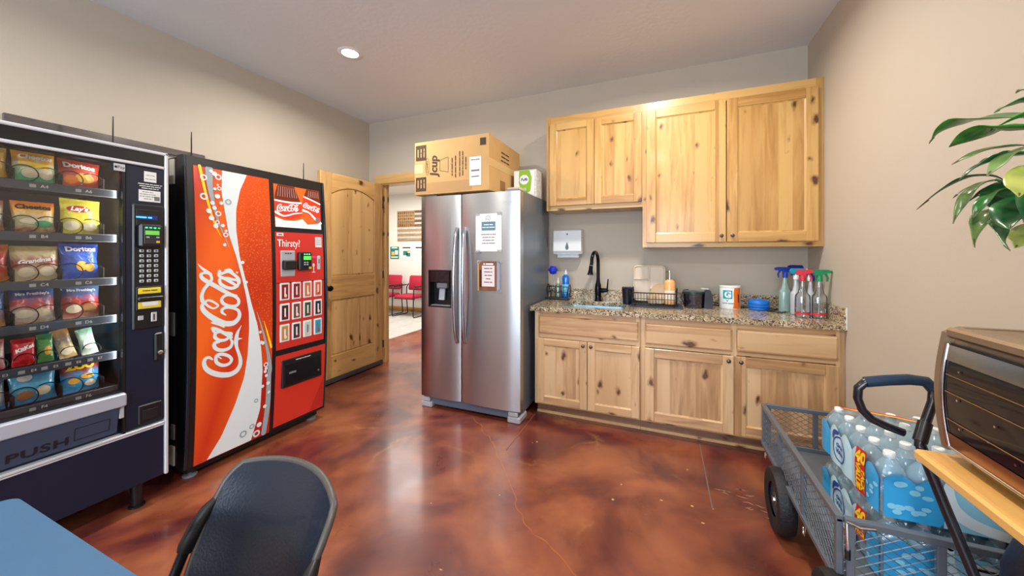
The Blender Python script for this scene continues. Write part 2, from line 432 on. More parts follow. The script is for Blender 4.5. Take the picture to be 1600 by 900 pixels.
def mat_steel(name, col, rough=.26):
    m, nt, P = nodes(name); lk = nt.links.new
    P.inputs['Base Color'].default_value = col; P.inputs['Metallic'].default_value = 1
    tc = N(nt, 'ShaderNodeTexCoord'); mp = N(nt, 'ShaderNodeMapping'); mp.inputs['Scale'].default_value = (2, 2, 500); lk(tc.outputs['Object'], mp.inputs[0])
    nz = N(nt, 'ShaderNodeTexNoise'); nz.inputs['Scale'].default_value = 1; nz.inputs['Detail'].default_value = 3; lk(mp.outputs[0], nz.inputs['Vector'])
    mr = N(nt, 'ShaderNodeMapRange'); mr.inputs[3].default_value = rough-.01; mr.inputs[4].default_value = rough+.015; lk(nz.outputs[0], mr.inputs[0]); lk(mr.outputs[0], P.inputs['Roughness'])
    P.inputs['Anisotropic'].default_value = .75; 
    tg = N(nt, 'ShaderNodeTangent', direction_type='RADIAL', axis='Z'); lk(tg.outputs[0], P.inputs['Tangent'])
    P.inputs['Anisotropic Rotation'].default_value = .25
    return m
M['steel'] = mat_steel('brushed_stainless', L(196,198,200), .30)

# ================================================================ the room
f = bx(XL-6.2, XR+.1, YFW-.1, 7.0, -.06, 0).build('floor', M['floor'])
struct(f, 'mottled reddish brown stained concrete floor with a glossy sealer')
jm = mat('joint_grey', L(112,98,88), .7)
jo = bx(.246, .253, 2.17, 2.93, .0002, .0016).build('control_joint', jm, f)
jo2 = bx(-.99, -.984, 2.27, 2.93, .0002, .0012).build('control_joint', mat('joint_brown', L(132,84,64), .6), f)
ck = [(-1.42,2.62),(-1.22,2.42),(-1.08,2.28),(-.95,2.10),(-.80,1.93),(-.70,1.76),(-.56,1.64),(-.42,1.56),(-.26,1.46),(-.10,1.42),(.05,1.34)]
rk = random.Random(4)
pts = []
for (a, b_), (c, d) in zip(ck, ck[1:]):
    for k in range(4): pts.append((a+(c-a)*k/4+rk.uniform(-.012,.012), b_+(d-b_)*k/4+rk.uniform(-.012,.012), rk.uniform(.002,.009)))
MB().stroke(pts, lambda a, b_: (a, b_, .0007), 3).build('crack', mat('crack_ochre', L(164,98,56), .35), f)
fl = mat('fleck_cream', L(206,160,110), .5)
for k in range(16):
    a, b_ = rk.uniform(-1.2,.3), rk.uniform(1.3,2.6); MB().disc((a, b_), rk.uniform(.003,.009), rk.uniform(.003,.008), lambda a, b_: (a, b_, .0009), 8).build('paint_fleck', fl, f)
sf = mat('scuff_pale', L(158,112,90), .5)
for k in range(14):
    a, b_ = .28+rk.random()*.24, 2.28+rk.gauss(0,.05)+.1*rk.random(); w_ = rk.uniform(.01,.035)
    MB().stroke([(a, b_, .002), (a+w_, b_+rk.uniform(-.012,.012), .009), (a+w_*2, b_+rk.uniform(-.015,.015), .001)], lambda a, b_: (a, b_, .0009), 3).build('scuff', sf, f)
struct(bx(XL-.1, XR+.1, YFW-.1, YB, ZC, ZC+.1).build('ceiling', M['ceil']), 'textured light grey ceiling')
struct(bx(XL-.1, XL, YFW, YB, 0, ZC).build('wall_left', M['wall']), 'plain tan painted wall behind the two vending machines')
struct(bx(XR, XR+.1, YFW, YB+.1, 0, ZC).build('wall_right', M['wall']), 'plain tan painted wall beside the cabinets')
DX0, DX1, DZ = -3.19, -2.28, 2.20
w = MB().box(XL-.1, DX0-.02, YB, YB+.11, 0, ZC).box(DX1+.02, XR, YB, YB+.11, 0, ZC).box(DX0-.02, DX1+.02, YB, YB+.11, DZ+.02, ZC)
struct(w.build('wall_back', M['wall']), 'tan painted wall behind the fridge and kitchen cabinets')
# wall behind the camera with its window
WX0, WX1, WZ0, WZ1 = -2.35, .85, .75, 2.35
w = MB().box(XL, WX0, YFW-.1, YFW, 0, ZC).box(WX1, XR, YFW-.1, YFW, 0, ZC).box(WX0, WX1, YFW-.1, YFW, 0, WZ0).box(WX0, WX1, YFW-.1, YFW, WZ1, ZC)
struct(w.build('wall_front', M['wall']))
wf = MB()
for a in (WX0, (WX0+WX1)/2-.025, WX1-.05): wf.box(a, a+.05, YFW-.08, YFW-.02, WZ0, WZ1)
wf.box(WX0, WX1, YFW-.08, YFW-.02, WZ0, WZ0+.05).box(WX0, WX1, YFW-.08, YFW-.02, WZ1-.05, WZ1)
w1 = struct(wf.build('window_1', M['white']))
bx(WX0+.05, WX1-.05, YFW-.055, YFW-.049, WZ0+.05, WZ1-.05).build('pane', M['glass'], w1)
# the hall beyond the doorway
HY = 6.84
struct(bx(XL-6.2, .3, HY, HY+.1, 0, 2.75).build('wall_far', M['hallwall']), 'off-white hallway wall seen through the doorway')
struct(bx(XL-6.3, XL-6.2, YB, HY, 0, 2.75).build('wall_hall_left', M['hallwall']))
struct(bx(.3, .4, YB+.11, HY, 0, 2.75).build('wall_hall_right', M['hallwall']))
struct(bx(XL-6.2, XL-.1, YB, YB+.11, 0, 2.75).build('wall_hall_near', M['hallwall']))
struct(bx(XL-6.2, .3, YB+.11, HY, 2.75, 2.85).build('ceiling_hall', M['hallwall']))
struct(bx(XL-6.2, .3, HY-.016, HY, 0, .11, b=.004).build('baseboard_far', M['woodx']), 'wooden baseboard along the hallway wall')
tile = mat('pale_stone_tile', L(206,204,198), .35, var=(7,.10))
tl = struct(bx(XL-6.2, -3.97, YB+.11, HY-.016, .0005, .002).build('floor_hall', mat('grout', L(170,166,160), .7)), 'pale stone tiles on the hallway floor')
t0 = None
for i in range(5):
    for j in range(7):
        x1 = -3.974-i*.46; y0 = YB+.13+j*.46
        if y0+.45 > HY-.02: continue
        if t0 is None: t0 = bx(-.45, 0, 0, .45, 0, .004, b=.0015).build('tile', tile, tl); t0.location = (x1, y0, .001)
        else:
            c = t0.copy(); COL.objects.link(c); c.location = (x1, y0, .001)
area_light('hall_light', (-4.6, 5.2, 2.7), (0, 0, 0), 2.4, 1.6, HALL_W, (1.0, .95, .88))
# door casing
JW = .09
c = struct(bx(DX0-.02, DX0, YB-.005, YB+.115, 0, DZ+.02).build('trim_1', M['dwood']), 'wooden door frame around the hallway doorway')
bx(DX1, DX1+.02, YB-.005, YB+.115, 0, DZ+.02).build('jamb', M['dwood'], c)
bx(DX0, DX1, YB-.005, YB+.115, DZ, DZ+.02).build('head_jamb', M['dwoodx'], c)
for k, (a, b) in enumerate(((DX0-.02-JW, DX0-.012), (DX1+.012, DX1+.02+JW))):
    bx(a, b, YB-.022, YB, 0, DZ+.012, b=.004).build('casing', M['dwood'], c)
bx(DX0-.02-JW, DX1+.02+JW, YB-.024, YB, DZ+.012, DZ+.012+.11, b=.004).build('head_casing', M['dwoodx'], c)
for a, b in ((DX0, DX0+.012), (DX1-.012, DX1)):
    bx(a, b, YB+.04, YB+.075, 0, DZ).build('door_stop', M['dwood'], c)
# open door leaf, swung 90 degrees into the room against the left wall
dr = thing('door_1', 'open knotty wooden door with arched upper panel swung against the wall', 'door', (-3.20, YB-.035, 0), radians(-90))
del dr['category']; dr['kind'] = 'structure'
DW, DH, ST = .87, 2.195, .135
bx(ST-.01, DW-.02, .012, .032, .1, DH-.05).build('panel_core', M['dwood'], dr)
for a, b in ((0, ST), (DW-ST, DW)):
    bx(a, b, 0, .045, .06, DH, b=.003).build('stile', M['dwood'], dr)
bx(ST, DW-ST, 0, .045, .06, .29, b=.003).build('bottom_rail', M['dwoodx'], dr)
bx(ST, DW-ST, 0, .045, .87, 1.12, b=.003).build('lock_rail', M['dwoodx'], dr)
mx_ = DW/2; hw = DW/2-ST
poly = [(ST, DH), (ST, 1.985)]+[(ST+2*hw*i/16, 1.985+.085*(1-((i/16-.5)*2)**2)) for i in range(1, 16)]+[(DW-ST, 1.985), (DW-ST, DH)]
MB().prism(poly, 'y', 0, .045).build('top_rail', M['dwoodx'], dr)
for k in range(3):                       # tongue-and-groove boards of both panels
    a = ST+.012+k*(2*hw-.024)/3; b = a+(2*hw-.024)/3-.003
    bx(a, b, .006, .038, .302, .858, b=.004).build('board', M['dwood'], dr)
    def top(x): return 1.972+.085*(1-((x-mx_)/hw)**2)
    pl = [(a, 1.132), (b, 1.132)]+[(b-(b-a)*i/6, top(b-(b-a)*i/6)) for i in range(7)]
    MB().prism(pl, 'y', .006, .038).build('board', M['dwood'], dr)
bx(0, DW, -.004, .049, .012, .06, b=.003).build('door_sweep', mat('sweep_rubber', L(70,68,74), .6), dr)
kb = MB().lathe([(.030,.045),(.030,.052),(.012,.056),(.012,.085),(.026,.095),(.030,.112),(.022,.124),(0,.127)], 16, (DW-.065, 0, 1.0), axis='y')
kb.build('knob', M['darkmetal'], dr, smooth=40)
for z in (.25, 1.1, 1.95):
    MB().tube([(-.008, .047, z-.045), (-.008, .047, z+.045)], .007, 8).build('hinge', M['darkmetal'], dr)
# dark bumper plank high on the left wall, behind the machines
pk = bx(XL+.001, XL+.022, .76, 1.72, 2.092, 2.14, b=.004).build('wall_plank', wood('weathered_plank', L(98,92,92), L(78,72,72), L(50,46,46), axis='y', knots=.3))
tag(pk, 'long narrow dark grey plank fixed on the tan wall above the snack machine', 'plank')

# recessed ceiling lamps
emi = mat('lamp_lens', (1,1,1,1), .5, emit=14, ecol=(1,.95,.86,1))
def downlight(x, y, label):
    t = thing('recessed_light', label, 'ceiling light', (x, y, ZC), 0, 'recessed ceiling lights')
    MB().lathe([(.062,-.002),(.066,-.006),(.088,-.006),(.094,-.001),(.094,0),(.062,0)], 28, cap=False).build('trim_ring', M['white'], t, smooth=40)
    MB().lathe([(.0,-.0015),(.062,-.0015),(.062,-.0005),(0,-.0005)], 28, cap=False).build('lens', emi, t)
    area_light('lamp', (0, 0, -.012), (0, 0, 0), .16, .16, LAMP_W, (1.0, .93, .83), t, 'DISK', 165)
downlight(-2.344, 2.2, 'lit round recessed ceiling light above the door and fridge side')
downlight(-.05, 2.36, 'lit round recessed ceiling light above the wall cabinets at the top edge')
downlight(-2.344, -.2, 'lit round recessed ceiling light above the snack machine, out of frame')
downlight(-.05, -.2, 'lit round recessed ceiling light above the table, out of frame')

# ================================================================ snack vending machine (local: X right along the face, Y into it)
R90 = radians(90)
SN = thing('snack_machine', 'dark navy snack vending machine with glass front and PUSH flap', 'vending machine', (-2.53, .609, 0), R90)
D = .84
b = MB()
b.box(-.5, -.47, .03, D, .14, 1.90).box(.325, .5, .03, D, .14, 1.90).box(-.47, .325, .5, D, .44, 1.90)
b.box(-.47, .325, .03, D, 1.82, 1.90).box(-.47, .325, .03, D, .14, .60)
b.build('cabinet', M['navy'], SN)
cav = mat('vending_interior', L(34,32,34), .6)
c = MB(); c.box(-.47, .325, .485, .5, .6, 1.82).box(-.47, -.462, .03, .485, .6, 1.82).box(.317, .325, .03, .485, .6, 1.82)
c.build('liner', cav, SN)
bx(.327, .484, -.004, .03, .445, 1.812, b=.004).build('control_panel', M['navy'], SN)
bx(-.5, .484, 0, .03, .14, .42, b=.004).build('kick_panel', M['navy'], SN)
bx(-.5, .484, -.004, .03, 1.83, 1.89, b=.003).build('header', M['black'], SN)
bx(.484, .5, -.012, .03, .14, 1.905, b=.004).build('side_trim', M['steel_trim'], SN)
bx(-.5, .5, -.012, .03, 1.89, 1.906, b=.004).build('top_trim', M['steel_trim'], SN)
bx(-.5, .484, -.010, .03, 1.815, 1.830, b=.003).build('header_trim', M['steel_trim'], SN)
bx(-.5, .484, -.012, .03, .424, .436, b=.003).build('lower_trim', M['steel_trim'], SN)
bx(-.5, .484, -.008, .03, .414, .421, b=.002).build('lower_trim', M['steel_trim'], SN)
# window frame and glass
fr = MB(); fr.box(-.5, -.462, 0, .03, .436, 1.815).box(.318, .328, -.006, .03, .436, 1.815).box(-.462, .318, 0, .03, 1.805, 1.815).box(-.462, .318, 0, .03, .648, .66)
fr.build('window_frame', M['black'], SN)
bx(-.462, .318, .010, .014, .66, 1.805).build('glass', M['glass'], SN)
# delivery flap
bar = mat('pale_steel_bar', L(190,198,214), .35, metal=.35)
bx(-.46, .326, -.030, .02, .582, .648, b=.006).build('delivery_bar', bar, SN)
flap = MB().prism([(-.018,.578),(.02,.578),(.045,.452),(.006,.452)], 'x', -.45, .300).build('push_flap', mat('flap_slate', L(52,68,92), .45), SN)
bx(.304, .322, -.012, .02, .52, .582, b=.003).build('flap_stop', M['lgrey'], SN)
def flp(off):
    return lambda a, zz: (a, -.018+(.578-zz)*(.024/.126)-off, zz)
g = MB(); F = flp(.0012)
for (x0, x1, z0, z1) in ((.155,.272,.478,.481),(.155,.272,.535,.538),(.155,.158,.478,.538),(.269,.272,.478,.538)):
    g.add([F(x0,z0),F(x1,z0),F(x1,z1),F(x0,z1)], [(0,1,2,3)])
g.build('embossed_frame', mat('flap_groove', L(22,28,40), .6), SN)
txt('PUSH', .052, lambda a, bb: F(.052+a, .488+bb), mat('push_emboss', L(18,24,38), .5), SN, sx=1.35, bold=.0015, spacing=1.1)
for x in (-.44, .40):
    for y in (.07, .74):
        MB().lathe([(.034,0),(.034,.008),(.022,.012),(.030,.14)], 14, (x, y, 0)).build('foot', M['black'], SN, smooth=40)
# control stack
bx(.352, .478, -.014, .0, .955, 1.612, b=.006).build('keypad_bezel', M['black'], SN)
bx(.366, .466, -.016, -.013, 1.50, 1.585, b=.004).build('screen_recess', M['blackmat'], SN)
bx(.372, .45, -.0175, -.0155, 1.532, 1.556).build('display', mat('display_blue', L(24,40,110), .3, emit=.35), SN)
gtx('xxxxx xx', .016, front(.395, -.0185, 1.544), mat('lcd_cyan', L(70,200,255), .5, emit=1.2), SN)
cr = bx(.367, .462, -.046, -.012, 1.385, 1.508, b=.010).build('card_reader', M['black'], SN)
bx(.384, .448, -.0475, -.045, 1.405, 1.492, b=.003).build('reader_face', mat('reader_grey', L(48,50,54), .4), cr)
bx(.388, .444, -.049, -.047, 1.452, 1.474).build('reader_lcd', mat('lcd_green', L(96,180,70), .4, emit=.7), cr)
for k in range(4):
    bx(.388+k*.017, .397+k*.017, -.049, -.047, 1.486, 1.492).build('status_led', mat('led_green', L(40,255,130), .4, emit=3.0 if k < 3 else .4), cr)
bx(.432, .446, -.049, -.047, 1.410, 1.421).build('button', mat('amber_key', L(230,190,40), .4), cr)
for a in (.392, .432):
    bx(a, a+.012, -.049, -.047, 1.436, 1.443).build('button', M['lgrey'], cr)
k0 = None
for i in range(7):
    for j in range(3):
        p = (.386+j*.029, -.0145, 1.368-i*.0265)
        if k0 is None: k0 = bx(-.009, .009, -.004, 0, -.0075, .0075, b=.002).build('key', M['lgrey'], SN); o = k0
        else: o = k0.copy(); COL.objects.link(o)
        o.location = p
for i in range(7):
    for j in range(3):
        gtx('x', .012, front(.386+j*.029, -.0190, 1.368-i*.0265), M['ink'], SN)
bx(.362, .470, -.022, -.012, 1.055, 1.18, b=.004).build('bill_acceptor', M['blackmat'], SN)
bx(.370, .462, -.024, -.021, 1.142, 1.172, b=.002).build('yellow_plate', mat('label_yellow', L(236,212,48), .5), SN)
gtx('xxxxxx xxxxx', .010, front(.416, -.0247, 1.158), M['ink'], SN)
bx(.364, .468, -.040, -.021, 1.108, 1.126, b=.004).build('bill_slot', M['black'], SN)
bx(.370, .462, -.024, -.021, 1.064, 1.100, b=.002).build('yellow_plate', mat('label_yellow_low', L(232,206,54), .5), SN)
bx(.385, .45, -.0245, -.0235, 1.078, 1.098).build('bill_picture', M['white'], SN)
bx(.372, .394, -.0165, -.013, 1.005, 1.028, b=.002).build('coin_button', M['lgrey'], SN)
bx(.424, .448, -.0165, -.013, .990, 1.04, b=.002).build('coin_slot_plate', M['steel_trim'], SN)
bx(.433, .438, -.018, -.016, .998, 1.030).build('coin_slot', M['ink'], SN)
lk = bx(.440, .476, -.016, 0, .775, .925, b=.006).build('lock_plate', M['black'], SN)
MB().lathe([(.011,0),(.011,-.012),(.008,-.014),(0,-.014)], 14, (.458, -.016, .82), axis='y').build('lock', M['chrome'], lk, smooth=40)
cp = bx(.376, .474, -.010, 0, .425+.03, .555, b=.006).build('coin_return', M['black'], SN)
bx(.393, .455, -.012, -.009, .475, .525, b=.006).build('coin_cup', mat('cup_recess', L(10,11,16), .7), cp)
# stickers
st = bx(.285, .326, -.008, -.0062, 1.770, 1.806).build('pay_sticker', mat('sticker_grey', L(196,200,204), .6), SN)
txt('Pay', .020, front(.311, -.0088, 1.789), M['ink'], SN)
MB().disc((.292,1.789), .005, .006, lambda a, z: (a, -.0088, z)).build('sticker_emblem', M['ink'], SN)
bx(.400, .450, -.0055, -.0035, 1.735, 1.79).build('sticker', M['paper'], SN)
gtx('xxxx xx xxx', .0065, front(.425, -.0062, 1.770), M['greyink'], SN)
gtx('xxxx xxxx xxx', .0065, front(.425, -.0062, 1.750), M['greyink'], SN)
for k in range(3): gtx('xxxxxx xxxx xxx xxxxxx xx xxxxxxx'[:26-k*4], .008, front(.425, -.0048, 1.722-k*.011), M['lettwhite'], SN)
bx(.379, .467, -.0055, -.0035, 1.630, 1.690).build('sticker', M['paper'], SN)
for k in range(4): gtx(('xxx xxxx xxxx', 'xxx xxxxxx xx xxxxx', 'xx xxx xxxxxx xxxxx', 'xxxxx xxx')[k], .007, front(.414, -.0062, 1.680-k*.012), M['greyink'], SN)
bx(.441, .463, -.0062, -.0052, 1.638, 1.660).build('grey_patch', M['greyink'], SN)
# trays: shelf, price strip and wire coils
ROWS = dict(A=1.653, B=1.429, C=1.213, D=1.023, E=.838, F=.666)
strip = mat('price_strip', L(70,78,92), .4)
coilm = mat('coil_wire', L(18,18,20), .3, metal=.4)
def coil_mb(r, n=2.0):
    pts = []
    for i in range(int(26*n)+1):
        a = -pi/2+i/26*2*pi
        pts.append((r*cos(a), .045+i/26*.062, r+.004+r*sin(a)))
    return MB().tube(pts, .0022, 5)
CW = coil_mb(.037); CN = coil_mb(.026)
first = {}
def coil(x, z, narrow):
    if narrow not in first:
        o = (CN if narrow else CW).build('coil', coilm, SN, smooth=60); first[narrow] = o
    else:
        o = first[narrow].copy(); COL.objects.link(o)
    o.location = (x, 0, z)
for key, z in ROWS.items():
    ts = z+.016
    sh = bx(-.46, .315, .04, .48, ts-.006, ts).build('tray', M['blackmat'], SN)
    bx(-.46, .315, .030, .040, z-.018, ts+.004, b=.002).build('price_strip', strip, sh)
    cols = [(-.205,0),(-.07,2),(.065,4),(.200,6)] if key != 'E' else [(-.105,2),(-.04,3),(.035,4),(.098,5),(.168,6),(.238,7)]
    for x, n in cols:
        if key != 'E':
            coil(x-.034, ts, False); coil(x+.034, ts, False)
            bx(x+.067, x+.070, .045, .48, ts, ts+.055).build('divider', M['blackmat'], sh)
        else:
            coil(x, ts, True)
        txt(f'{key}{n}', .020 if key != 'E' else .016, front(x+.012, .029, z), M['lettwhite'], sh)
        bx(x-.030, x-.012, .0285, .0302, z-.007, z+.007).build('price_tag', M['lgrey'], sh)
area_light('case_lamp', (-.452, .03, 1.28), (radians(90), 0, radians(-65)), .02, 1.15, 11.0, (1, .97, .92), SN)
area_light('case_lamp', (.308, .03, 1.3), (radians(90), 0, radians(72)), .02, 1.1, 3.0, (1, .97, .92), SN)
# ---- the bags: pillow packs standing in the coils
def mat_bag(name, cols, seed, rough=.28):
    m, nt, P = nodes(name); lk_ = nt.links.new
    tc = N(nt, 'ShaderNodeTexCoord')
    mp = N(nt, 'ShaderNodeMapping'); mp.inputs['Location'].default_value = (seed*3.1, seed*1.7, seed)
    lk_(tc.outputs['Object'], mp.inputs[0])
    nz = N(nt, 'ShaderNodeTexNoise'); nz.inputs['Scale'].default_value = 16; nz.inputs['Detail'].default_value = 3; nz.inputs['Distortion'].default_value = 2
    lk_(mp.outputs[0], nz.inputs['Vector'])
    sp = N(nt, 'ShaderNodeSeparateXYZ'); lk_(tc.outputs['Generated'], sp.inputs[0])
    ad = N(nt, 'ShaderNodeMath', operation='MULTIPLY_ADD'); lk_(nz.outputs[0], ad.inputs[0]); ad.inputs[1].default_value = .55; lk_(sp.outputs[2], ad.inputs[2])
    sb = N(nt, 'ShaderNodeMath', operation='SUBTRACT'); lk_(ad.outputs[0], sb.inputs[0]); sb.inputs[1].default_value = .27
    r = ramp(nt, cols); lk_(sb.outputs[0], r.inputs[0]); lk_(r.outputs[0], P.inputs['Base Color'])
    P.inputs['Roughness'].default_value = rough; P.inputs['Specular IOR Level'].default_value = .6
    nb = N(nt, 'ShaderNodeTexNoise'); nb.inputs['Scale'].default_value = 35; nb.inputs['Distortion'].default_value = 1
    lk_(mp.outputs[0], nb.inputs['Vector'])
    bp = N(nt, 'ShaderNodeBump'); bp.inputs['Strength'].default_value = .5; bp.inputs['Distance'].default_value = .008
    lk_(nb.outputs[0], bp.inputs['Height']); lk_(bp.outputs[0], P.inputs['Normal'])
    return m
def bag(name, label, row, x, w, h, t, cols, seed, lean=8, yaw=0, texts=(), chips=(), seal=None, tilt=0):
    rnd = random.Random(seed)
    ph = [rnd.uniform(0, 6.3) for _ in range(4)]
    def prof(u, v):
        s = 2*u-1
        e = max(0, min(1, (v-.07)/.86)) if .07 < v < .93 else 0
        k = (max(0, 1-abs(s)**2.6))**.75*(sin(pi*e)**.55 if e > 0 else 0)
        k *= 1+.10*sin(5*s+ph[0]+4*v)+.08*sin(9*v+ph[1])
        ww = w*(1-.10*sin(pi*v)**2*.6+.015*sin(7*v+ph[2]))
        return s*ww/2, k*t/2
    zz = lambda v: h*v
    crimp = lambda u, v: (.0016*sin(u*55) if (v < .07 or v > .93) else 0)
    mb = MB()
    nu, nv = 12, 14
    vs = []
    for sgn in (-1, 1):
        for j in range(nv+1):
            for i in range(nu+1):
                X, k = prof(i/nu, j/nv); vs.append((X, sgn*(k+.0006)+crimp(i/nu, j/nv), zz(j/nv)))
    fs = []; q = (nu+1)*(nv+1)
    for s_ in range(2):
        for j in range(nv):
            for i in range(nu):
                fs.append((s_*q+j*(nu+1)+i, s_*q+j*(nu+1)+i+1, s_*q+(j+1)*(nu+1)+i+1, s_*q+(j+1)*(nu+1)+i))
    loop = [i for i in range(nu+1)]+[j*(nu+1)+nu for j in range(1, nv+1)]+[nv*(nu+1)+i for i in range(nu-1, -1, -1)]+[j*(nu+1) for j in range(nv-1, 0, -1)]
    for a in range(len(loop)):
        c_ = loop[(a+1) % len(loop)]; fs.append((loop[a], c_, q+c_, q+loop[a]))
    mb.add(vs, fs)
    o = mb.build(name, mat_bag(name+'_foil', cols, seed), None, smooth=70)
    lx, ly, lz = x, .092, ROWS[row]+.0165
    o.location = (-2.53-ly, .609+lx, lz)
    o.rotation_euler = (radians(-lean), radians(tilt), R90+radians(yaw))
    tag(o, label, 'snack bag', 'snack packs in the vending machine')
    def surf(a, z, off=.0016):
        u = min(1, max(0, a/w+.5)); v = min(1, max(0, z/h)); X, k = prof(u, v)
        return (X if abs(a/w) > .5 else a*(X/((2*u-1)*w/2) if abs(2*u-1) > .02 else 1), -(k+.0006)-off, z)
    for body, size, cx, cz, mt, kw in texts:
        rot = radians(kw.pop('rot', 0))
        def fn(a, bb, cx=cx, cz=cz, rot=rot): return surf(cx*w+a*cos(rot)-bb*sin(rot), cz*h+a*sin(rot)+bb*cos(rot), .0035)
        txt(body, size, fn, mt, o, **kw)
    for k, (cx, cz, rx, rz_, mt) in enumerate(chips):
        MB().disc((cx*w, cz*h), rx, rz_, lambda a, z: surf(a, z, .0024+k*.0002)).build('printed_shape', mt, o)
    if seal:
        for z0, z1 in ((0, .06), (.94, 1)):
            MB().grid(lambda u, v: surf((u-.5)*w*.99, h*(z0+(z1-z0)*v), .0012), 12, 1).build('seal', seal, o)
    return o
W_ = M['lettwhite']; K_ = M['ink']
BK = mat('bag_black', L(22,20,20), .5); YC = mat('chip_yellow', L(232,176,58), .5); GC = mat('bag_green', L(70,170,120), .4)
OR = mat('bag_orange', L(232,120,34), .4); RD = mat('bag_red', L(190,36,32), .4); BR = mat('cookie_brown', L(176,124,70), .6); CR = mat('cream_print', L(238,226,196), .5)
BL = mat('bag_blue', L(40,86,180), .4); YE = mat('bag_yellow', L(244,206,40), .4)
def st_(*c): return [(i/(len(c)-1), L(*k)) for i, k in enumerate(c)]
bag('chip_bag', 'orange and mint green puffed snack bag in the top tray, slot A4', 'A', .065, .125, .143, .045, st_((84,196,140),(96,204,150),(214,226,190),(240,176,40),(246,170,30)), 1,
    texts=[('Cheetos', .030, .02, .82, W_, dict(shear=.2, bold=.0012))], chips=[(-.12,.3,.026,.022,CR),(.25,.32,.024,.026,CR),(.0,.55,.05,.012,YE)])
bag('chip_bag', 'red tortilla chip bag slumped at the right of the top tray, slot A6', 'A', .200, .140, .140, .045, st_((206,80,52),(214,96,60),(190,60,44),(176,52,40)), 2, lean=12, tilt=3,
    texts=[('Doritos', .034, -.02, .76, W_, dict(bold=.0016))], chips=[(.1,.36,.034,.024,YC),(-.22,.25,.022,.02,OR)])
bag('chip_bag', 'golden yellow snack bag cut by the left edge of the photo, slot A2', 'A', -.07, .125, .143, .045, st_((236,170,50),(240,190,80),(246,214,110)), 3, chips=[(.2,.6,.02,.03,RD)])
bag('chip_bag', 'orange cheese puff bag with black script name, second tray, slot B4', 'B', .065, .125, .145, .045, st_((170,70,40),(226,214,170),(214,204,150),(240,168,40),(226,116,34)), 4, lean=10,
    texts=[('Cheetos', .030, -.02, .80, K_, dict(shear=.1, bold=.0014))], chips=[(-.1,.35,.034,.014,CR),(.2,.28,.028,.016,GC)])
bag('chip_bag', 'bright yellow potato chip bag with red name oval, second tray, slot B6', 'B', .205, .135, .175, .045, st_((216,200,60),(232,220,80),(226,212,60),(236,222,84)), 5, lean=9, tilt=2,
    texts=[("Lay's", .030, -.08, .70, W_, dict(shear=.3, bold=.0012))], chips=[(-.08,.70,.040,.017,RD),(.2,.22,.026,.020,CR),(-.25,.22,.026,.022,CR)])
bag('chip_bag', 'brown and white snack bag cut by the left edge of the photo, slot B2', 'B', -.075, .12, .14, .04, st_((180,120,80),(226,216,200),(150,80,50)), 6)
bag('cookie_bag', 'beige and maroon cookie pouch in the third tray, slot C4', 'C', .070, .140, .160, .042, st_((214,190,140),(226,206,160),(170,56,60),(222,204,160),(196,172,110)), 7, lean=10,
    texts=[("Grandma's", .026, .0, .56, W_, dict(shear=.3, bold=.0012, rot=10))], chips=[(-.22,.24,.024,.022,CR),(.22,.26,.024,.022,CR)])
bag('chip_bag', 'royal blue tortilla chip bag with golden chips, third tray, slot C6', 'C', .205, .128, .172, .045, st_((40,76,190),(58,110,220),(38,84,196),(30,60,160)), 8, lean=8,
    texts=[('Doritos', .032, .02, .84, W_, dict(bold=.0014))], chips=[(.0,.36,.020,.024,YC),(.22,.32,.018,.022,YC),(-.2,.58,.022,.016,BL)])
bag('chip_bag', 'red and gold snack bag cut by the left edge of the photo, slot C2', 'C', -.068, .13, .165, .042, st_((226,140,50),(200,50,40),(186,40,40),(206,120,60)), 9)
bag('pastry_pack', 'red, white and blue mini pastry pack in the fourth tray, slot D4', 'D', .062, .130, .165, .04, st_((196,160,130),(236,226,220),(190,70,60),(60,96,160),(70,110,180)), 10, lean=10,
    texts=[("Mrs Freshley's", .017, .0, .80, W_, dict(bold=.0008))], chips=[(-.2,.26,.026,.018,CR),(.2,.26,.026,.018,CR)])
bag('pastry_pack', 'blue topped red filled-pastry pack in the fourth tray, slot D6', 'D', .206, .130, .168, .04, st_((200,150,120),(180,60,50),(170,50,50),(70,104,160),(84,126,186)), 11, lean=10, tilt=2,
    texts=[("Mrs Freshley's", .017, .0, .80, W_, dict(bold=.0008))], chips=[(-.2,.26,.026,.020,CR),(.2,.28,.026,.018,BR)])
bag('pastry_pack', 'orange and blue pastry pack cut by the left edge of the photo, slot D2', 'D', -.075, .125, .16, .04, st_((226,150,70),(80,120,180),(70,100,170)), 12)
bag('candy_pack', 'red and white candy pack cut by the left edge, slot E3', 'E', -.042, .058, .13, .025, st_((190,30,36),(236,230,226),(196,36,40)), 13, chips=[(.0,.62,.016,.010,W_)])
bag('candy_pack', 'glossy red wafer candy pack with white script, fifth tray, slot E4', 'E', .036, .068, .120, .028, st_((180,26,34),(206,34,44),(188,30,38)), 14, texts=[('KitKat', .022, 0, .62, W_, dict(shear=.3, rot=22, bold=.001))])
bag('candy_pack', 'narrow green candy pack with yellow fruit print, fifth tray, slot E5', 'E', .098, .050, .128, .022, st_((70,120,60),(90,150,70),(60,130,70)), 15, chips=[(.1,.4,.012,.02,YC)])
bag('candy_pack', 'slanted peanut candy pack in tan and brown, fifth tray, slot E6', 'E', .168, .056, .142, .024, st_((214,180,120),(222,196,140),(90,90,90),(204,150,70)), 16, tilt=-12, chips=[(.0,.25,.02,.02,CR)])
bag('candy_pack', 'slanted white and mint gum pack in the fifth tray, slot E7', 'E', .238, .056, .130, .024, st_((226,230,220),(140,196,170),(196,224,212),(120,180,150)), 17, tilt=-9, chips=[(.0,.4,.018,.024,W_)])
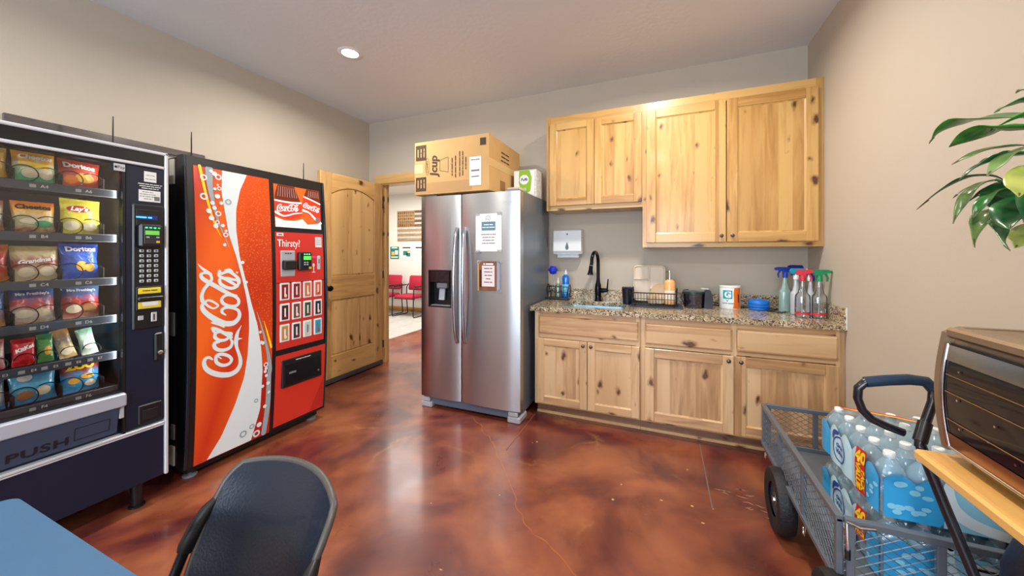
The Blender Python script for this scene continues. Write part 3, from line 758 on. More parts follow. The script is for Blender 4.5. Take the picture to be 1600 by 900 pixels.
bag('chip_bag', 'sky blue cookie pack with oval logo in the bottom tray, slot F4', 'F', .062, .135, .150, .042, st_((70,150,206),(90,180,226),(60,150,210)), 18, lean=9,
    chips=[(-.18,.76,.022,.015,W_),(-.2,.25,.024,.02,BR),(.2,.3,.024,.02,CR)])
bag('cookie_bag', 'blue animal cracker bag with big yellow ZOO lettering, bottom tray, slot F6', 'F', .206, .132, .150, .042, st_((60,160,216),(70,170,226),(60,150,210),(150,50,40),(120,40,36)), 19, lean=9,
    texts=[('ZOO', .040, .0, .80, YE, dict(bold=.003))], chips=[(-.2,.36,.02,.015,YC),(.15,.46,.024,.013,YC),(.22,.22,.02,.015,CR)])
bag('chip_bag', 'white and blue snack bag cut by the left edge, slot F2', 'F', -.075, .125, .13, .04, st_((60,140,190),(220,226,230),(70,130,190)), 20)

# ================================================================ soda vending machine with a bowed front
CK = thing('soda_machine', 'black soda vending machine with glowing red-orange graphic front', 'vending machine', (-2.60, 1.683, 0), R90)
def bow(z): return max(0.0, .045*(1-((z-.95)/.97)**2))
def onf(off): return lambda a, z: (a, -bow(z)-off, z)
MB().prism([(.06,.08),(.79,.08),(.79,1.93),(.06,1.93)], 'x', -.47, .47).build('cabinet', M['blackmat'], CK)
NZ = 24
def slab(x0, x1, z0, z1, off, back, nz=NZ):
    zs = [z0+(z1-z0)*i/nz for i in range(nz+1)]
    poly = [(-bow(z)-off, z) for z in zs]+[(back, z1), (back, z0)]
    return MB().prism(poly, 'x', x0, x1)
slab(-.475, .475, .075, 1.94, 0, .058).build('door_shell', M['black'], CK, smooth=30)
edge = mat('edge_gloss_blue_black', L(26,32,44), .18)
for x in (-.468, .468):
    zs = [.08+1.855*i/20 for i in range(21)]
    MB().tube([(x, -bow(z)-.002, z) for z in zs], .009, 8).build('edge_trim', edge, CK, smooth=60)
def mat_panel(name, c0, c1, em, drops=False):
    m, nt, P = nodes(name); lk = nt.links.new
    tc = N(nt, 'ShaderNodeTexCoord'); sp = N(nt, 'ShaderNodeSeparateXYZ'); lk(tc.outputs['Object'], sp.inputs[0])
    mr = N(nt, 'ShaderNodeMapRange'); lk(sp.outputs[0], mr.inputs[0]); mr.inputs[1].default_value = -.42; mr.inputs[2].default_value = -.12
    # printed diagonal ribbon: two tones of red and orange
    a = N(nt, 'ShaderNodeMath', operation='MULTIPLY_ADD'); lk(sp.outputs[2], a.inputs[0]); a.inputs[1].default_value = -.9; lk(mr.outputs[0], a.inputs[2])
    ab = N(nt, 'ShaderNodeMath', operation='PINGPONG'); lk(a.outputs[0], ab.inputs[0]); ab.inputs[1].default_value = .8
    r = ramp(nt, [(.0, c0), (.62, c1), (.8, c1)]); lk(ab.outputs[0], r.inputs[0])
    src = r.outputs[0]
    if drops:
        vo = N(nt, 'ShaderNodeTexVoronoi'); vo.inputs['Scale'].default_value = 75; lk(tc.outputs['Object'], vo.inputs['Vector'])
        rd = ramp(nt, [(0, (1,1,1,1)), (.16, (.6,.6,.6,1)), (.34, (0,0,0,1))]); lk(vo.outputs['Distance'], rd.inputs[0])
        n2 = N(nt, 'ShaderNodeTexNoise'); n2.inputs['Scale'].default_value = 40; lk(tc.outputs['Object'], n2.inputs['Vector'])
        mm = N(nt, 'ShaderNodeMath', operation='MULTIPLY'); lk(rd.outputs[0], mm.inputs[0]); lk(n2.outputs[0], mm.inputs[1])
        m2 = N(nt, 'ShaderNodeMix', data_type='RGBA'); lk(mm.outputs[0], m2.inputs[0]); lk(src, m2.inputs[6]); m2.inputs[7].default_value = L(252,150,60)
        src = m2.outputs[2]
        bp = N(nt, 'ShaderNodeBump'); bp.inputs['Strength'].default_value = .4; bp.inputs['Distance'].default_value = .004; lk(rd.outputs[0], bp.inputs['Height']); lk(bp.outputs[0], P.inputs['Normal'])
    lk(src, P.inputs['Base Color']); lk(src, P.inputs['Emission Color']); P.inputs['Emission Strength'].default_value = em
    P.inputs['Roughness'].default_value = .3
    return m
EMP = .22
pm = mat_panel('backlit_red_orange', L(196,50,22), L(232,98,28), EMP)
dm = mat_panel('backlit_droplets', L(186,48,10), L(214,74,12), EMP, True)
wm = mat('backlit_white', L(216,226,228), .35, emit=EMP*.8)
gm = mat('backlit_grey', L(150,166,172), .35, emit=EMP*.7)
ym = mat('backlit_yellow', L(250,206,20), .35, emit=EMP)
drk = mat('backlit_dark_red', L(172,34,14), .35, emit=EMP*.8)
GP = slab(-.426, .022, .078, 1.885, .004, .0).build('graphic_panel', pm, CK, smooth=30)
SW_L=[(-0.273,1.887),(-0.283,1.744),(-0.269,1.624),(-0.249,1.47),(-0.211,1.338),(-0.179,1.197),(-0.154,1.073),(-0.137,0.957),(-0.135,0.842),(-0.143,0.673),(-0.161,0.534),(-0.212,0.371),(-0.285,0.195),(-0.36,0.082)]
SW_R=[(-0.125,1.885),(-0.173,1.771),(-0.202,1.64),(-0.206,1.505),(-0.19,1.338),(-0.149,1.148),(-0.119,1.012),(-0.082,0.871),(-0.056,0.709),(-0.042,0.547),(-0.043,0.528),(-0.05,0.276),(-0.101,0.084)]
YEL=[(-0.395,1.887,0.017),(-0.381,1.792,0.015),(-0.359,1.669,0.013),(-0.329,1.545,0.009),(-0.293,1.458,0.002)]
GRY=[(-0.345,1.882,0.04),(-0.345,1.774,0.03),(-0.329,1.657,0.018),(-0.304,1.547,0.01),(-0.251,1.396,0.002)]
GRY2=[(-0.086,0.959,0.002),(-0.053,0.846,0.01),(-0.017,0.7,0.018),(0.008,0.552,0.028),(0.002,0.482,0.03),(0.001,0.288,0.034),(-0.018,0.093,0.034)]
YEL2=[(-0.039,0.888,0.002),(-0.014,0.799,0.01),(0.014,0.692,0.014)]
BUB=[(-0.377,1.82,0.0189,1),(-0.317,1.854,0.0143,0),(-0.297,1.837,0.0189,1),(-0.38,1.703,0.021,1),(-0.307,1.714,0.0151,0),(-0.295,1.765,0.0126,1),(-0.247,1.686,0.0189,1),(-0.336,1.668,0.0126,0),(-0.326,1.638,0.0126,0),(-0.356,1.617,0.0151,0),(-0.344,1.574,0.0151,0),(-0.306,1.604,0.0168,1),(-0.322,1.526,0.0143,0),(-0.313,1.549,0.0126,1),(-0.268,1.473,0.0151,1),(-0.283,1.531,0.0109,0),(-0.276,1.41,0.0101,0),(-0.266,1.499,0.0084,0),(-0.303,1.786,0.0059,0),(-0.335,1.867,0.0101,0),(-0.287,1.673,0.0109,0),(-0.319,1.759,0.0092,0),(-0.155,0.149,0.0231,1),(-0.101,0.176,0.0168,1),(-0.08,0.346,0.0139,1),(-0.053,0.168,0.0168,0),(-0.068,0.112,0.0231,1),(-0.019,0.283,0.0126,0),(-0.021,0.577,0.016,1),(-0.044,0.734,0.0118,0),(-0.063,0.814,0.0092,0),(0.005,0.375,0.0101,0),(-0.002,0.442,0.0126,0),(-0.055,0.744,0.0084,0),(-0.173,1.295,0.0109,0),(-0.153,1.163,0.0101,0),(-0.062,0.812,0.0084,0),(-0.052,0.738,0.0101,0),(-0.019,0.55,0.0109,0),(-0.016,0.499,0.0109,0),(-0.025,0.53,0.0109,0),(-0.04,0.431,0.0109,0)]
LOGO=[[(-0.348,0.702,0.0091),(-0.366,0.719,0.0164),(-0.385,0.716,0.02),(-0.392,0.691,0.0219),(-0.38,0.655,0.0255),(-0.348,0.621,0.0292),(-0.301,0.593,0.0319),(-0.249,0.58,0.0328),(-0.21,0.592,0.031),(-0.19,0.624,0.0255),(-0.189,0.664,0.0219),(-0.2,0.706,0.0182),(-0.212,0.747,0.0191),(-0.216,0.784,0.0255),(-0.211,0.825,0.0219),(-0.2,0.855,0.0128),(-0.183,0.883,0.0018)],[(-0.216,0.798,0.02),(-0.199,0.797,0.0128),(-0.178,0.795,0.0018)],[(-0.33,0.702,0.02),(-0.322,0.674,0.02),(-0.291,0.65,0.02),(-0.256,0.65,0.02),(-0.241,0.673,0.0182),(-0.259,0.701,0.0182),(-0.294,0.721,0.02),(-0.322,0.722,0.02),(-0.33,0.702,0.02)],[(-0.299,0.694,0.0055),(-0.311,0.706,0.0073),(-0.321,0.717,0.0091)],[(-0.312,0.802,0.0128),(-0.335,0.801,0.02),(-0.338,0.778,0.0219),(-0.316,0.754,0.0219),(-0.28,0.745,0.0219),(-0.249,0.755,0.02),(-0.239,0.784,0.0164),(-0.248,0.805,0.0128)],[(-0.332,0.859,0.0182),(-0.335,0.836,0.02),(-0.312,0.813,0.02),(-0.279,0.808,0.0182),(-0.255,0.822,0.0182),(-0.244,0.841,0.0164),(-0.277,0.852,0.0164),(-0.309,0.865,0.0164),(-0.332,0.859,0.0182)],[(-0.349,0.895,0.0182),(-0.32,0.88,0.02),(-0.281,0.848,0.02),(-0.244,0.816,0.0182)],[(-0.349,0.895,0.0182),(-0.343,0.876,0.0146),(-0.332,0.859,0.0146)],[(-0.351,0.93,0.0128),(-0.313,0.911,0.0146),(-0.287,0.892,0.0109)],[(-0.319,1.027,0.0109),(-0.343,1.016,0.0109),(-0.372,1.034,0.0128),(-0.387,1.055,0.0137),(-0.375,1.069,0.0137),(-0.351,1.061,0.0128),(-0.326,1.04,0.0118),(-0.319,1.027,0.0109)],[(-0.387,1.055,0.0137),(-0.403,1.044,0.02),(-0.397,1.014,0.0255),(-0.37,0.979,0.0292),(-0.328,0.942,0.0328),(-0.281,0.912,0.0346),(-0.236,0.906,0.0328),(-0.207,0.925,0.0273),(-0.196,0.955,0.0219),(-0.205,0.984,0.0182),(-0.232,1.001,0.0164),(-0.265,1.011,0.0164),(-0.293,1.006,0.0182),(-0.298,0.986,0.0164),(-0.277,0.965,0.0091)],[(-0.298,1.071,0.0182),(-0.293,1.043,0.02),(-0.261,1.021,0.02),(-0.223,1.014,0.02),(-0.202,1.03,0.0182),(-0.206,1.06,0.0182),(-0.236,1.084,0.0182),(-0.272,1.09,0.0182),(-0.298,1.071,0.0182)],[(-0.401,1.067,0.0219),(-0.405,1.1,0.02),(-0.393,1.137,0.0182),(-0.372,1.166,0.02),(-0.353,1.195,0.0164),(-0.36,1.226,0.0146),(-0.386,1.237,0.0146),(-0.407,1.23,0.0164),(-0.401,1.206,0.0219),(-0.369,1.178,0.0255),(-0.327,1.149,0.0255),(-0.284,1.116,0.0237),(-0.244,1.09,0.02),(-0.215,1.08,0.0146)],[(-0.422,1.292,0.0027),(-0.402,1.266,0.0128),(-0.379,1.246,0.0164),(-0.357,1.227,0.0164)],[(-0.307,1.196,0.0164),(-0.304,1.165,0.02),(-0.268,1.138,0.02),(-0.231,1.132,0.02),(-0.206,1.148,0.0182),(-0.204,1.176,0.0164),(-0.235,1.187,0.0164),(-0.271,1.198,0.0164),(-0.307,1.196,0.0164)],[(-0.309,1.242,0.02),(-0.311,1.214,0.0164),(-0.271,1.189,0.02),(-0.231,1.159,0.0182),(-0.206,1.139,0.0128)],[(-0.299,1.227,0.0164),(-0.263,1.239,0.0182),(-0.234,1.224,0.0182),(-0.201,1.189,0.0182),(-0.193,1.161,0.0109)],[(-0.277,1.248,0.0128),(-0.253,1.251,0.0146),(-0.236,1.236,0.0128)],[(-0.211,1.231,0.0109),(-0.208,1.229,0.0109)]]

def interp(tab, z):
    t = sorted(tab, key=lambda p: p[1])
    if z <= t[0][1]: return t[0][0]
    for (x0, z0), (x1, z1) in zip(t, t[1:]):
        if z <= z1: return x0+(x1-x0)*(z-z0)/(z1-z0 or 1)
    return t[-1][0]
def strip(lf, rf, z0, z1, off, n=70):
    fn = onf(off)
    return MB().grid(lambda u, v: fn(lf(z0+(z1-z0)*v)*(1-u)+rf(z0+(z1-z0)*v)*u, z0+(z1-z0)*v), 3, n)
swl = lambda z: interp(SW_L, z); swr = lambda z: interp(SW_R, z)
strip(swr, lambda z: .0215, .58, 1.884, .0055).build('droplet_print', dm, GP)
strip(swr, lambda z: .0215, .0785, .58, .0055).build('dark_red_print', drk, GP)
strip(swl, swr, .082, 1.884, .0062).build('white_ribbon', wm, GP)
MB().stroke(YEL, onf(.0068), 6).build('yellow_line', ym, GP)
MB().stroke([(GRY[0][0],1.884,.0039)]+[(x,z,w_) for x,z,w_ in GRY], onf(.0066), 6).build('grey_ribbon', gm, GP)
MB().stroke(GRY2, onf(.0066), 6).build('grey_ribbon', gm, GP)
MB().stroke(YEL2, onf(.0068), 6).build('yellow_line', ym, GP)
for x, z, r, k in BUB:
    if x+r > .02: continue
    if k: MB().ring((x, z), r*.55, r, onf(.0078), 20).build('bubble', wm if (x < swl(z) or x > swr(z)) else gm, GP)
    else: MB().disc((x, z), r, r, onf(.0078), 14).build('bubble', wm, GP)
lg = MB()
for i, s in enumerate(LOGO): lg.stroke(s, onf(.0085+i*.00004), 6)
lg.build('script_lettering', wm, GP)
# right-hand column: picture window, selection panel, delivery door
sc = slab(.056, .432, 1.548, 1.862, .004, 0, 6).build('picture_window', mat('poster_orange', L(232,96,30), .3, emit=.3), CK, smooth=30)
fo = onf(.0055); fo2 = onf(.0065); fo3 = onf(.0075)
cola = mat('cola_glass', L(110,40,26), .25, emit=.18); lab = mat('label_red', L(214,52,30), .35, emit=.3); wht = mat('poster_white', L(232,240,242), .35, emit=.35)
glint = mat('poster_glint', L(176,150,150), .3, emit=.2)
def clampx(x): return min(.431, max(.0565, x))
def shape(pts, fn, name, m_): MB().add([fn(clampx(x), min(1.861, max(1.549, z))) for x, z in pts], [tuple(range(len(pts)))]).build(name, m_, sc)
shape([(.0565,1.549),(.0565,1.62),(.12,1.60),(.20,1.60),(.27,1.62),(.31,1.58),(.431,1.60),(.431,1.549)], fo, 'white_print', wht)
shape([(.085,1.861),(.215,1.861),(.25,1.77),(.262,1.745),(.0565,1.745),(.065,1.80)], fo, 'bottle_print', cola)
shape([(.0565,1.745),(.262,1.745),(.270,1.66),(.245,1.635),(.16,1.61),(.0565,1.63)], fo2, 'label_print', lab)
MB().stroke([(.0585,1.742,.012),(.16,1.737,.012),(.262,1.744,.012)], fo3).build('white_print', wht, sc)
MB().stroke([(.062,1.655,.02),(.12,1.632,.012),(.20,1.655,.010),(.266,1.668,.006)], fo3).build('white_print', wht, sc)
shape([(.315,1.861),(.431,1.861),(.431,1.765),(.29,1.80)], fo, 'bottle_print', cola)
shape([(.285,1.80),(.431,1.755),(.431,1.62),(.37,1.64),(.29,1.69),(.272,1.72)], fo2, 'label_print', lab)
MB().stroke([(.290,1.798,.011),(.36,1.778,.011),(.428,1.756,.011)], fo3).build('white_print', wht, sc)
MB().stroke([(.276,1.69,.02),(.33,1.675,.012),(.38,1.63,.02),(.427,1.60,.02)], fo3).build('white_print', wht, sc)
for k in range(9): MB().stroke([(.09+k*.016,1.85,.003),(.08+k*.0185,1.775,.004)], fo3, 2).build('glint_print', glint, sc)
for k in range(6): MB().stroke([(.335+k*.016,1.85,.003),(.325+k*.018,1.80,.004)], fo3, 2).build('glint_print', glint, sc)
MB().disc((.402,1.622), .022, .024, onf(.008)).build('badge_print', mat('badge_grey', L(150,120,116), .4), sc)
# the same script name, small, on both printed bottles
cx0 = sum(p[0] for s in LOGO for p in s)/sum(len(s) for s in LOGO); cz0 = sum(p[1] for s in LOGO for p in s)/sum(len(s) for s in LOGO)
def mini(mx, mz, k, ang, clip):
    g = MB(); ca, sa = cos(radians(ang)), sin(radians(ang))
    for s in LOGO:
        pp = []
        for x, z, w_ in s:
            a = (z-cz0)*k; b_ = -(x-cx0)*k           # turned upright
            pp.append((min(clip, mx+a*ca-b_*sa), mz+a*sa+b_*ca, w_*k*1.15))
        g.stroke(pp, onf(.0085), 3)
    g.build('script_lettering', wht, sc)
mini(.163, 1.694, .245, 4, .428); mini(.358, 1.715, .205, -16, .428)
red = mat('selection_red', L(206,48,36), .32, emit=.12)
sel = slab(.052, .445, .655, 1.512, .004, 0, 14).build('selection_panel', red, CK, smooth=30)
MB().grid(lambda u, v: onf(.0046)(.052+.393*u, 1.136+.006*v), 2, 1).build('panel_seam', M['ink'], sel)
txt('Thirsty?', .075, lambda a, bb: onf(.0055)(.064+a, 1.428+bb), M['lettwhite'], sel, sx=.74, align='LEFT', bold=.0008)
MB().grid(lambda u, v: onf(.0052)(.062+.05*u, 1.482+.022*v), 1, 1).build('sticker', M['paper'], sel)
gtx('xxxx', .014, lambda a, bb: onf(.006)(.087+a, 1.493+bb), M['ink'], sel)
MB().grid(lambda u, v: onf(.0052)(.372+.058*u, 1.405+.08*v), 1, 1).build('sticker', M['paper'], sel)
for k in range(4): gtx('xxxxxxx xxxx', .008, lambda a, bb, k=k: onf(.006)(.401+a, 1.472-k*.015+bb), M['greyink'], sel)
MB().box(.085, .195, -bow(1.28)-.009, -bow(1.28)+.01, 1.185, 1.375, b=.003).build('acceptor_plate', M['lgrey'], sel)
MB().box(.093, .193, -bow(1.27)-.036, -bow(1.27), 1.235, 1.305, b=.008).build('bill_acceptor', M['blackmat'], sel)
gtx('xx xx xx', .014, lambda a, bb: (.14+a, -bow(1.28)-.0098, 1.355+bb), M['ink'], sel)
r = MB().box(.213, .322, -bow(1.3)-.032, -bow(1.3), 1.225, 1.365, b=.008).build('card_reader', M['black'], sel)
MB().box(.247, .310, -bow(1.3)-.0335, -bow(1.3)-.03, 1.305, 1.335).build('reader_lcd', mat('reader_lcd_green', L(90,200,70), .4, emit=.9), r)
for k in range(3): MB().box(.25+k*.02, .26+k*.02, -bow(1.3)-.0335, -bow(1.3)-.03, 1.345, 1.352).build('status_led', mat('led_mint', L(120,255,170), .4, emit=2.0), r)
MB().box(.292, .312, -bow(1.3)-.0335, -bow(1.3)-.03, 1.235, 1.252).build('button', mat('amber_button', L(230,190,50), .5), r)
for k in range(4): MB().box(.25+(k%2)*.022, .264+(k%2)*.022, -bow(1.3)-.0335, -bow(1.3)-.03, 1.265+(k//2)*.016, 1.275+(k//2)*.016).build('button', M['lgrey'], r)
MB().box(.335, .372, -bow(1.32)-.006, -bow(1.32), 1.318, 1.334).build('led_window', mat('led_magenta', L(200,40,120), .4, emit=.8), sel)
MB().box(.386, .414, -bow(1.28)-.008, -bow(1.28)+.01, 1.225, 1.335, b=.003).build('coin_plate', M['steel_trim'], sel)
MB().box(.397, .402, -bow(1.28)-.010, -bow(1.28)-.007, 1.275, 1.31).build('coin_slot', M['ink'], sel)
MB().disc((.352,1.262), .010, .014, onf(.006)).build('hand_print', M['lettwhite'], sel)
MB().stroke([(.352,1.25,.008),(.352,1.21,.006)], onf(.006), 2).build('hand_print', M['lettwhite'], sel)
MB().stroke([(.336,1.206,.004),(.368,1.206,.004)], onf(.006), 2).build('hand_print', M['lettwhite'], sel)
# selection buttons
bc = [('Coca-Cola',(150,30,30)),('Coca-Cola',(140,26,30)),('Jugo',(214,120,70)),('Jugo',(226,110,60)),('Coke zero',(70,30,34)),('Diet',(120,70,60)),('Sprite',(60,84,60)),('Barq',(48,36,52)),('Gold',(196,150,80)),('Dr P',(60,50,56)),('Fresca',(196,214,206)),('water',(40,160,190))]
for i in range(3):
    for j in range(4):
        nm, c_ = bc[i*4+j]
        cx, cz = .112+j*.0915, 1.075-i*.152
        y = -bow(cz)-.004
        bt = MB().box(cx-.036, cx+.036, y-.007, y+.004, cz-.064, cz+.064, b=.004).build('selection_button', M['white'], sel)
        bm_ = mat('drink_print', L(*c_), .4)
        MB().box(cx-.026, cx+.022, y-.0078, y-.0068, cz-.052, cz+.052).build('drink_picture', bm_, bt)
        gtx('xxxxx', .024, lambda a, bb, cx=cx, cz=cz, y=y: (cx-bb-.002, y-.0085, cz+a), M['lettwhite'] if nm not in ('water','Fresca') else M['greyink'], bt)
        MB().disc((cx+.002, cz-.030), .011, .013, lambda a, z, y=y: (a, y-.0083, z), 12).build('drink_emblem', RD if (i+j) % 2 else CR, bt)
low = slab(.052, .462, .095, .612, .004, 0, 8).build('lower_panel', mat('lower_red', L(210,52,36), .3, emit=.12), CK, smooth=30)
MB().add([onf(.0052)(x, z) for x, z in ((.34,.10),(.46,.10),(.46,.36))], [(0,1,2)]).build('diagonal_print', mat('lower_red_dark', L(190,40,30), .3, emit=.1), low)
y = -bow(.46)
dl = MB().box(.095, .425, y-.016, y+.01, .365, .572, b=.006).build('delivery_frame', M['black'], low)
MB().box(.112, .408, y-.0175, y-.014, .385, .535, b=.003).build('delivery_opening', mat('delivery_dark', L(12,14,22), .25), dl)
gtx('xxxx xxxx xx xxxx xxxxx', .011, front(.26, y-.0168, .553), M['lettwhite'], dl)
MB().box(.145, .20, y-.019, y-.017, .46, .474).build('latch', M['grey'], dl)
MB().lathe([(.008,0),(.008,-.004),(0,-.005)], 10, (.388, y-.0172, .42), axis='y').build('screw', M['chrome'], dl)
MB().box(-.44, .44, .03, .7, .03, .08).build('plinth', M['blackmat'], CK)
for x in (-.41, .41):
    for yy in (.06, .7):
        MB().lathe([(.036,0),(.036,.010),(.014,.016),(.014,.035)], 14, (x, yy, 0)).build('foot', M['grey'], CK, smooth=40)
# hinges and service plates on the left side
for z0, z1, w_ in ((1.77, 1.92, .05), (.86, 1.0, .05), (.24, .33, .04), (.085, .2, .05)):
    MB().box(-.478, -.469, .085, .085+w_, z0, z1, b=.002).build('hinge_plate', mat('hinge_plate_beige', L(190,188,176), .5) if z0 in (1.77,.085) else M['grey'], CK)
MB().box(.47, .485, .15, .18, .98, 1.02, b=.004).build('side_lock', M['black'], CK)
# cable across the top
MB().tube([(-.35,.12,1.936),(-.30,.18,1.965),(-.22,.25,1.94),(-.05,.22,1.936),(.1,.28,1.945),(.2,.3,1.936)], .003, 6).build('cable', M['black'], CK)
# whip antennas standing on the machines
def antenna(x, y, z, h, label):
    t = thing('antenna', label, 'antenna', (x, y, z), 0, 'whip antennas on the vending machines')
    MB().lathe([(.018,0),(.018,.012),(.010,.022),(.006,.03)], 14).build('magnetic_base', mat('base_copper', L(196,120,96), .4), t, smooth=40)
    MB().tube([(0,0,.028),(0,0,h*.7),(.001,0,h)], [.004,.0035,.0025], 8).build('whip', M['black'], t)
antenna(-3.0, 1.06, 1.905, .26, 'thin black antenna standing on top of the snack machine')
antenna(-2.72, 1.31, 1.935, .18, 'thin black antenna at the near end of the soda machine top')
antenna(-2.78, 2.12, 1.935, .18, 'thin black antenna at the far end of the soda machine top')

# ================================================================ refrigerator (front looks along -Y)
FR = thing('refrigerator', 'side-by-side stainless steel refrigerator with water dispenser and two taped papers', 'refrigerator', (-1.503, 2.65, 0))
fside = mat('fridge_side_grey', L(120,128,140), .32, metal=.35)
bx(-.462, .462, .085, .80, .05, 1.868, b=.006).build('body', fside, FR)
HW, SPL = .472, -.062
def door_mesh(x0, x1, z0, z1, hole=None, bul=.016):
    xs = [x0+(x1-x0)*i/10 for i in range(11)]; zs = [z0, z1]
    if hole:
        xs = sorted(set([round(x, 4) for x in xs if not (hole[0]-.01 < x < hole[1]+.01)]+[hole[0], hole[1]])); zs = [z0, hole[2], hole[3], z1]
    yf = lambda x: -bul*(1-(2*(x-x0)/(x1-x0)-1)**2)**.6 if x0 < x < x1 else 0.0
    mb = MB(); nx = len(xs)
    vs = [(x, yf(x), z) for z in zs for x in xs]; fs = []
    for j in range(len(zs)-1):
        for i in range(nx-1):
            if hole and abs(zs[j]-hole[2]) < 1e-6 and hole[0]-1e-6 <= xs[i] < hole[1]-1e-6: continue
            fs.append((j*nx+i, j*nx+i+1, (j+1)*nx+i+1, (j+1)*nx+i))
    o = len(vs); B = .07
    vs += [(x0,B,z0),(x1,B,z0),(x1,B,z1),(x0,B,z1)]
    fs.append((o+3, o+2, o+1, o))
    top = (len(zs)-1)*nx
    fs.append(tuple([o, o+1]+[i for i in range(nx-1, -1, -1)])); fs.append(tuple([o+2, o+3]+[top+i for i in range(nx)]))
    fs.append(tuple([o+3, o]+[j*nx for j in range(len(zs))])); fs.append(tuple([o+1, o+2]+[j*nx+nx-1 for j in range(len(zs)-1, -1, -1)]))
    return mb.add(vs, fs)
hole = (-.385, -.158, .888, 1.212)
dl_ = door_mesh(-HW, SPL-.004, .098, 1.853, hole).build('freezer_door', M['steel'], FR, smooth=25)
dr_ = door_mesh(SPL+.004, HW, .098, 1.853).build('fridge_door', M['steel'], FR, smooth=25)
# dispenser niche
h0, h1, z0, z1 = hole
n = MB(); n.box(h0-.004, h0+.006, -.014, .066, z0, z1).box(h1-.006, h1+.004, -.014, .066, z0, z1).box(h0, h1, -.012, .066, z1-.008, z1+.004).box(h0, h1, -.012, .066, z0-.004, z0+.012).box(h0, h1, .058, .068, z0, z1)
dsp = n.build('dispenser', M['black'], FR)
bx(h0+.01, h1-.01, -.016, .02, 1.10, 1.205, b=.006).build('control_display', mat('gloss_black_glass', L(18,12,16), .08), dsp)
bx(h0+.07, h1-.05, -.004, .05, 1.05, 1.11, b=.01).build('spout', M['grey'], dsp)
MB().prism([(.03,1.06),(.045,1.06),(.03,.95),(.015,.95)], 'x', -.30, -.245).build('paddle', M['lgrey'], dsp)
bx(h0+.012, h1-.012, .0, .055, z0+.008, z0+.018, b=.002).build('drip_tray', M['grey'], dsp)
# handles
hm = mat('handle_steel', L(190,196,204), .22, metal=1)
for sgn, xc in ((-1, SPL-.036), (1, SPL+.040)):
    pts = []
    for i in range(25):
        t = i/24; zz_ = .60+.97*t
        bul = .052*sin(pi*min(1, max(0, t)))**.45 if 0 < t < 1 else 0
        pts.append((xc+sgn*.006*sin(pi*t), -.006-bul, zz_))
    hb = MB().tube(pts, [.017]*25, 10)
    hb.v = [(xc+(v[0]-xc)*1.0, v[1], v[2]) for v in hb.v]
    hb.build('handle', hm, FR, smooth=60)
bx(-.45, .45, .02, .11, .025, .088, b=.004).build('grille', mat('grille_grey', L(92,104,124), .5), FR)
for a, b_ in ((-.47, -.36), (.36, .47)):
    bx(a, b_, -.004, .16, 0, .05, b=.008).build('foot_cover', M['lgrey'], FR)
    bx(a+.01, b_-.02, -.006, .02, .055, .088, b=.004).build('hinge_cover', M['lgrey'], FR)
for a, b_ in ((-.45,-.33),(.33,.45)):
    bx(a, b_, .03, .16, 1.855, 1.876, b=.006).build('top_hinge', fside, FR)
for y_ in (.7,):
    for a in (-.42, .36): bx(a, a+.06, y_, y_+.06, 0, .055).build('rear_roller', M['black'], FR)
txt('Whirlpool', .022, front(.36, -.0155, 1.768), mat('emblem_silver', L(226,228,230), .3, metal=.6), dr_, shear=.3)
# ---- papers taped on the right door
def sheet(name, label, x0, x1, z0, z1, m_, yb):
    t = thing(name, label, 'paper', (-1.503+(x0+x1)/2, 2.65, (z0+z1)/2), 0, 'papers taped to the fridge door')
    w_, h_ = (x1-x0)/2, (z1-z0)/2
    bx(-w_, w_, yb-.0012, yb, -h_, h_).build('sheet', m_, t)
    return t, w_, h_
YS = -.0165
t, w_, h_ = sheet('notice_sheet', 'upper white notice with teal block taped on the right fridge door', .084, .318, 1.371, 1.680, M['paper'], YS)
yy = YS-.0018
teal = mat('print_teal', L(96,140,156), .7)
bx(-.062, .062, yy-.0004, yy, .018, .088).build('teal_block', teal, t)
g = MB().ring((-.004,.115), .019, .022, lambda a, z: (a, yy, z), 18); g.build('drawing', M['greyink'], t)
bx(-.03, .022, yy-.0004, yy, .085, .106).build('drawing', M['paper'], t)
MB().stroke([(-.028,.10,.003),(-.010,.112,.004),(.012,.096,.004)], lambda a, z: (a, yy-.0006, z)).build('drawing', mat('print_rose', L(180,110,110), .7), t)
for k, s in enumerate(('xxxxxx xxxx', 'xxxx xxx xxxxxx')): gtx(s, .015, front(0, yy-.0006, .064-k*.022), M['lettwhite'], t)
for k, s in enumerate(('xxxxxx xxxxx xx xxxxx', 'xxxxxxxx xxx xxxx', 'xxx xxxxxxx xxxx', 'xxxxx xxx xxxxxxxx')): gtx(s, .013, front(0, yy, -.015-k*.024), M['greyink'], t)
tape = thin('clear_tape', (.93,.93,.92,1), gloss=.10, diff=.12)
for x, z in ((-.10,.152),(.10,.152),(-.10,-.152),(.10,-.152)): bx(x-.022, x+.022, yy-.0006, yy-.0002, z-.012, z+.012).build('tape', tape, t)
t, w_, h_ = sheet('menu_sheet', 'lower brown framed menu card taped on the right fridge door', .102, .306, 1.050, 1.291, mat('menu_brown', L(128,78,52), .6, var=(14,.25)), YS)
bx(-w_, -w_+.012, yy-.0004, yy, -h_, h_).build('menu_border', mat('menu_gold', L(206,160,86), .6), t)
bx(w_-.03, w_, yy-.0004, yy, -h_, h_).build('menu_border', mat('menu_grey', L(150,160,176), .6), t)
bx(-.062, .052, yy-.0006, yy-.0002, -.085, .085).build('menu_page', mat('menu_page_white', L(232,222,220), .7), t)
gtx('x xxxxx', .026, front(-.004, yy-.001, .098), M['lettwhite'], t, bold=.001)
for k, s in enumerate(('xxxxxx xxx', 'xxxxxxx xx', 'xxx xxxxx', 'xxxxx', 'xxxxxx xxx')): gtx(s, .015, front(-.005, yy-.001, .062-k*.028), mat('menu_ink', L(120,60,90), .7), t)
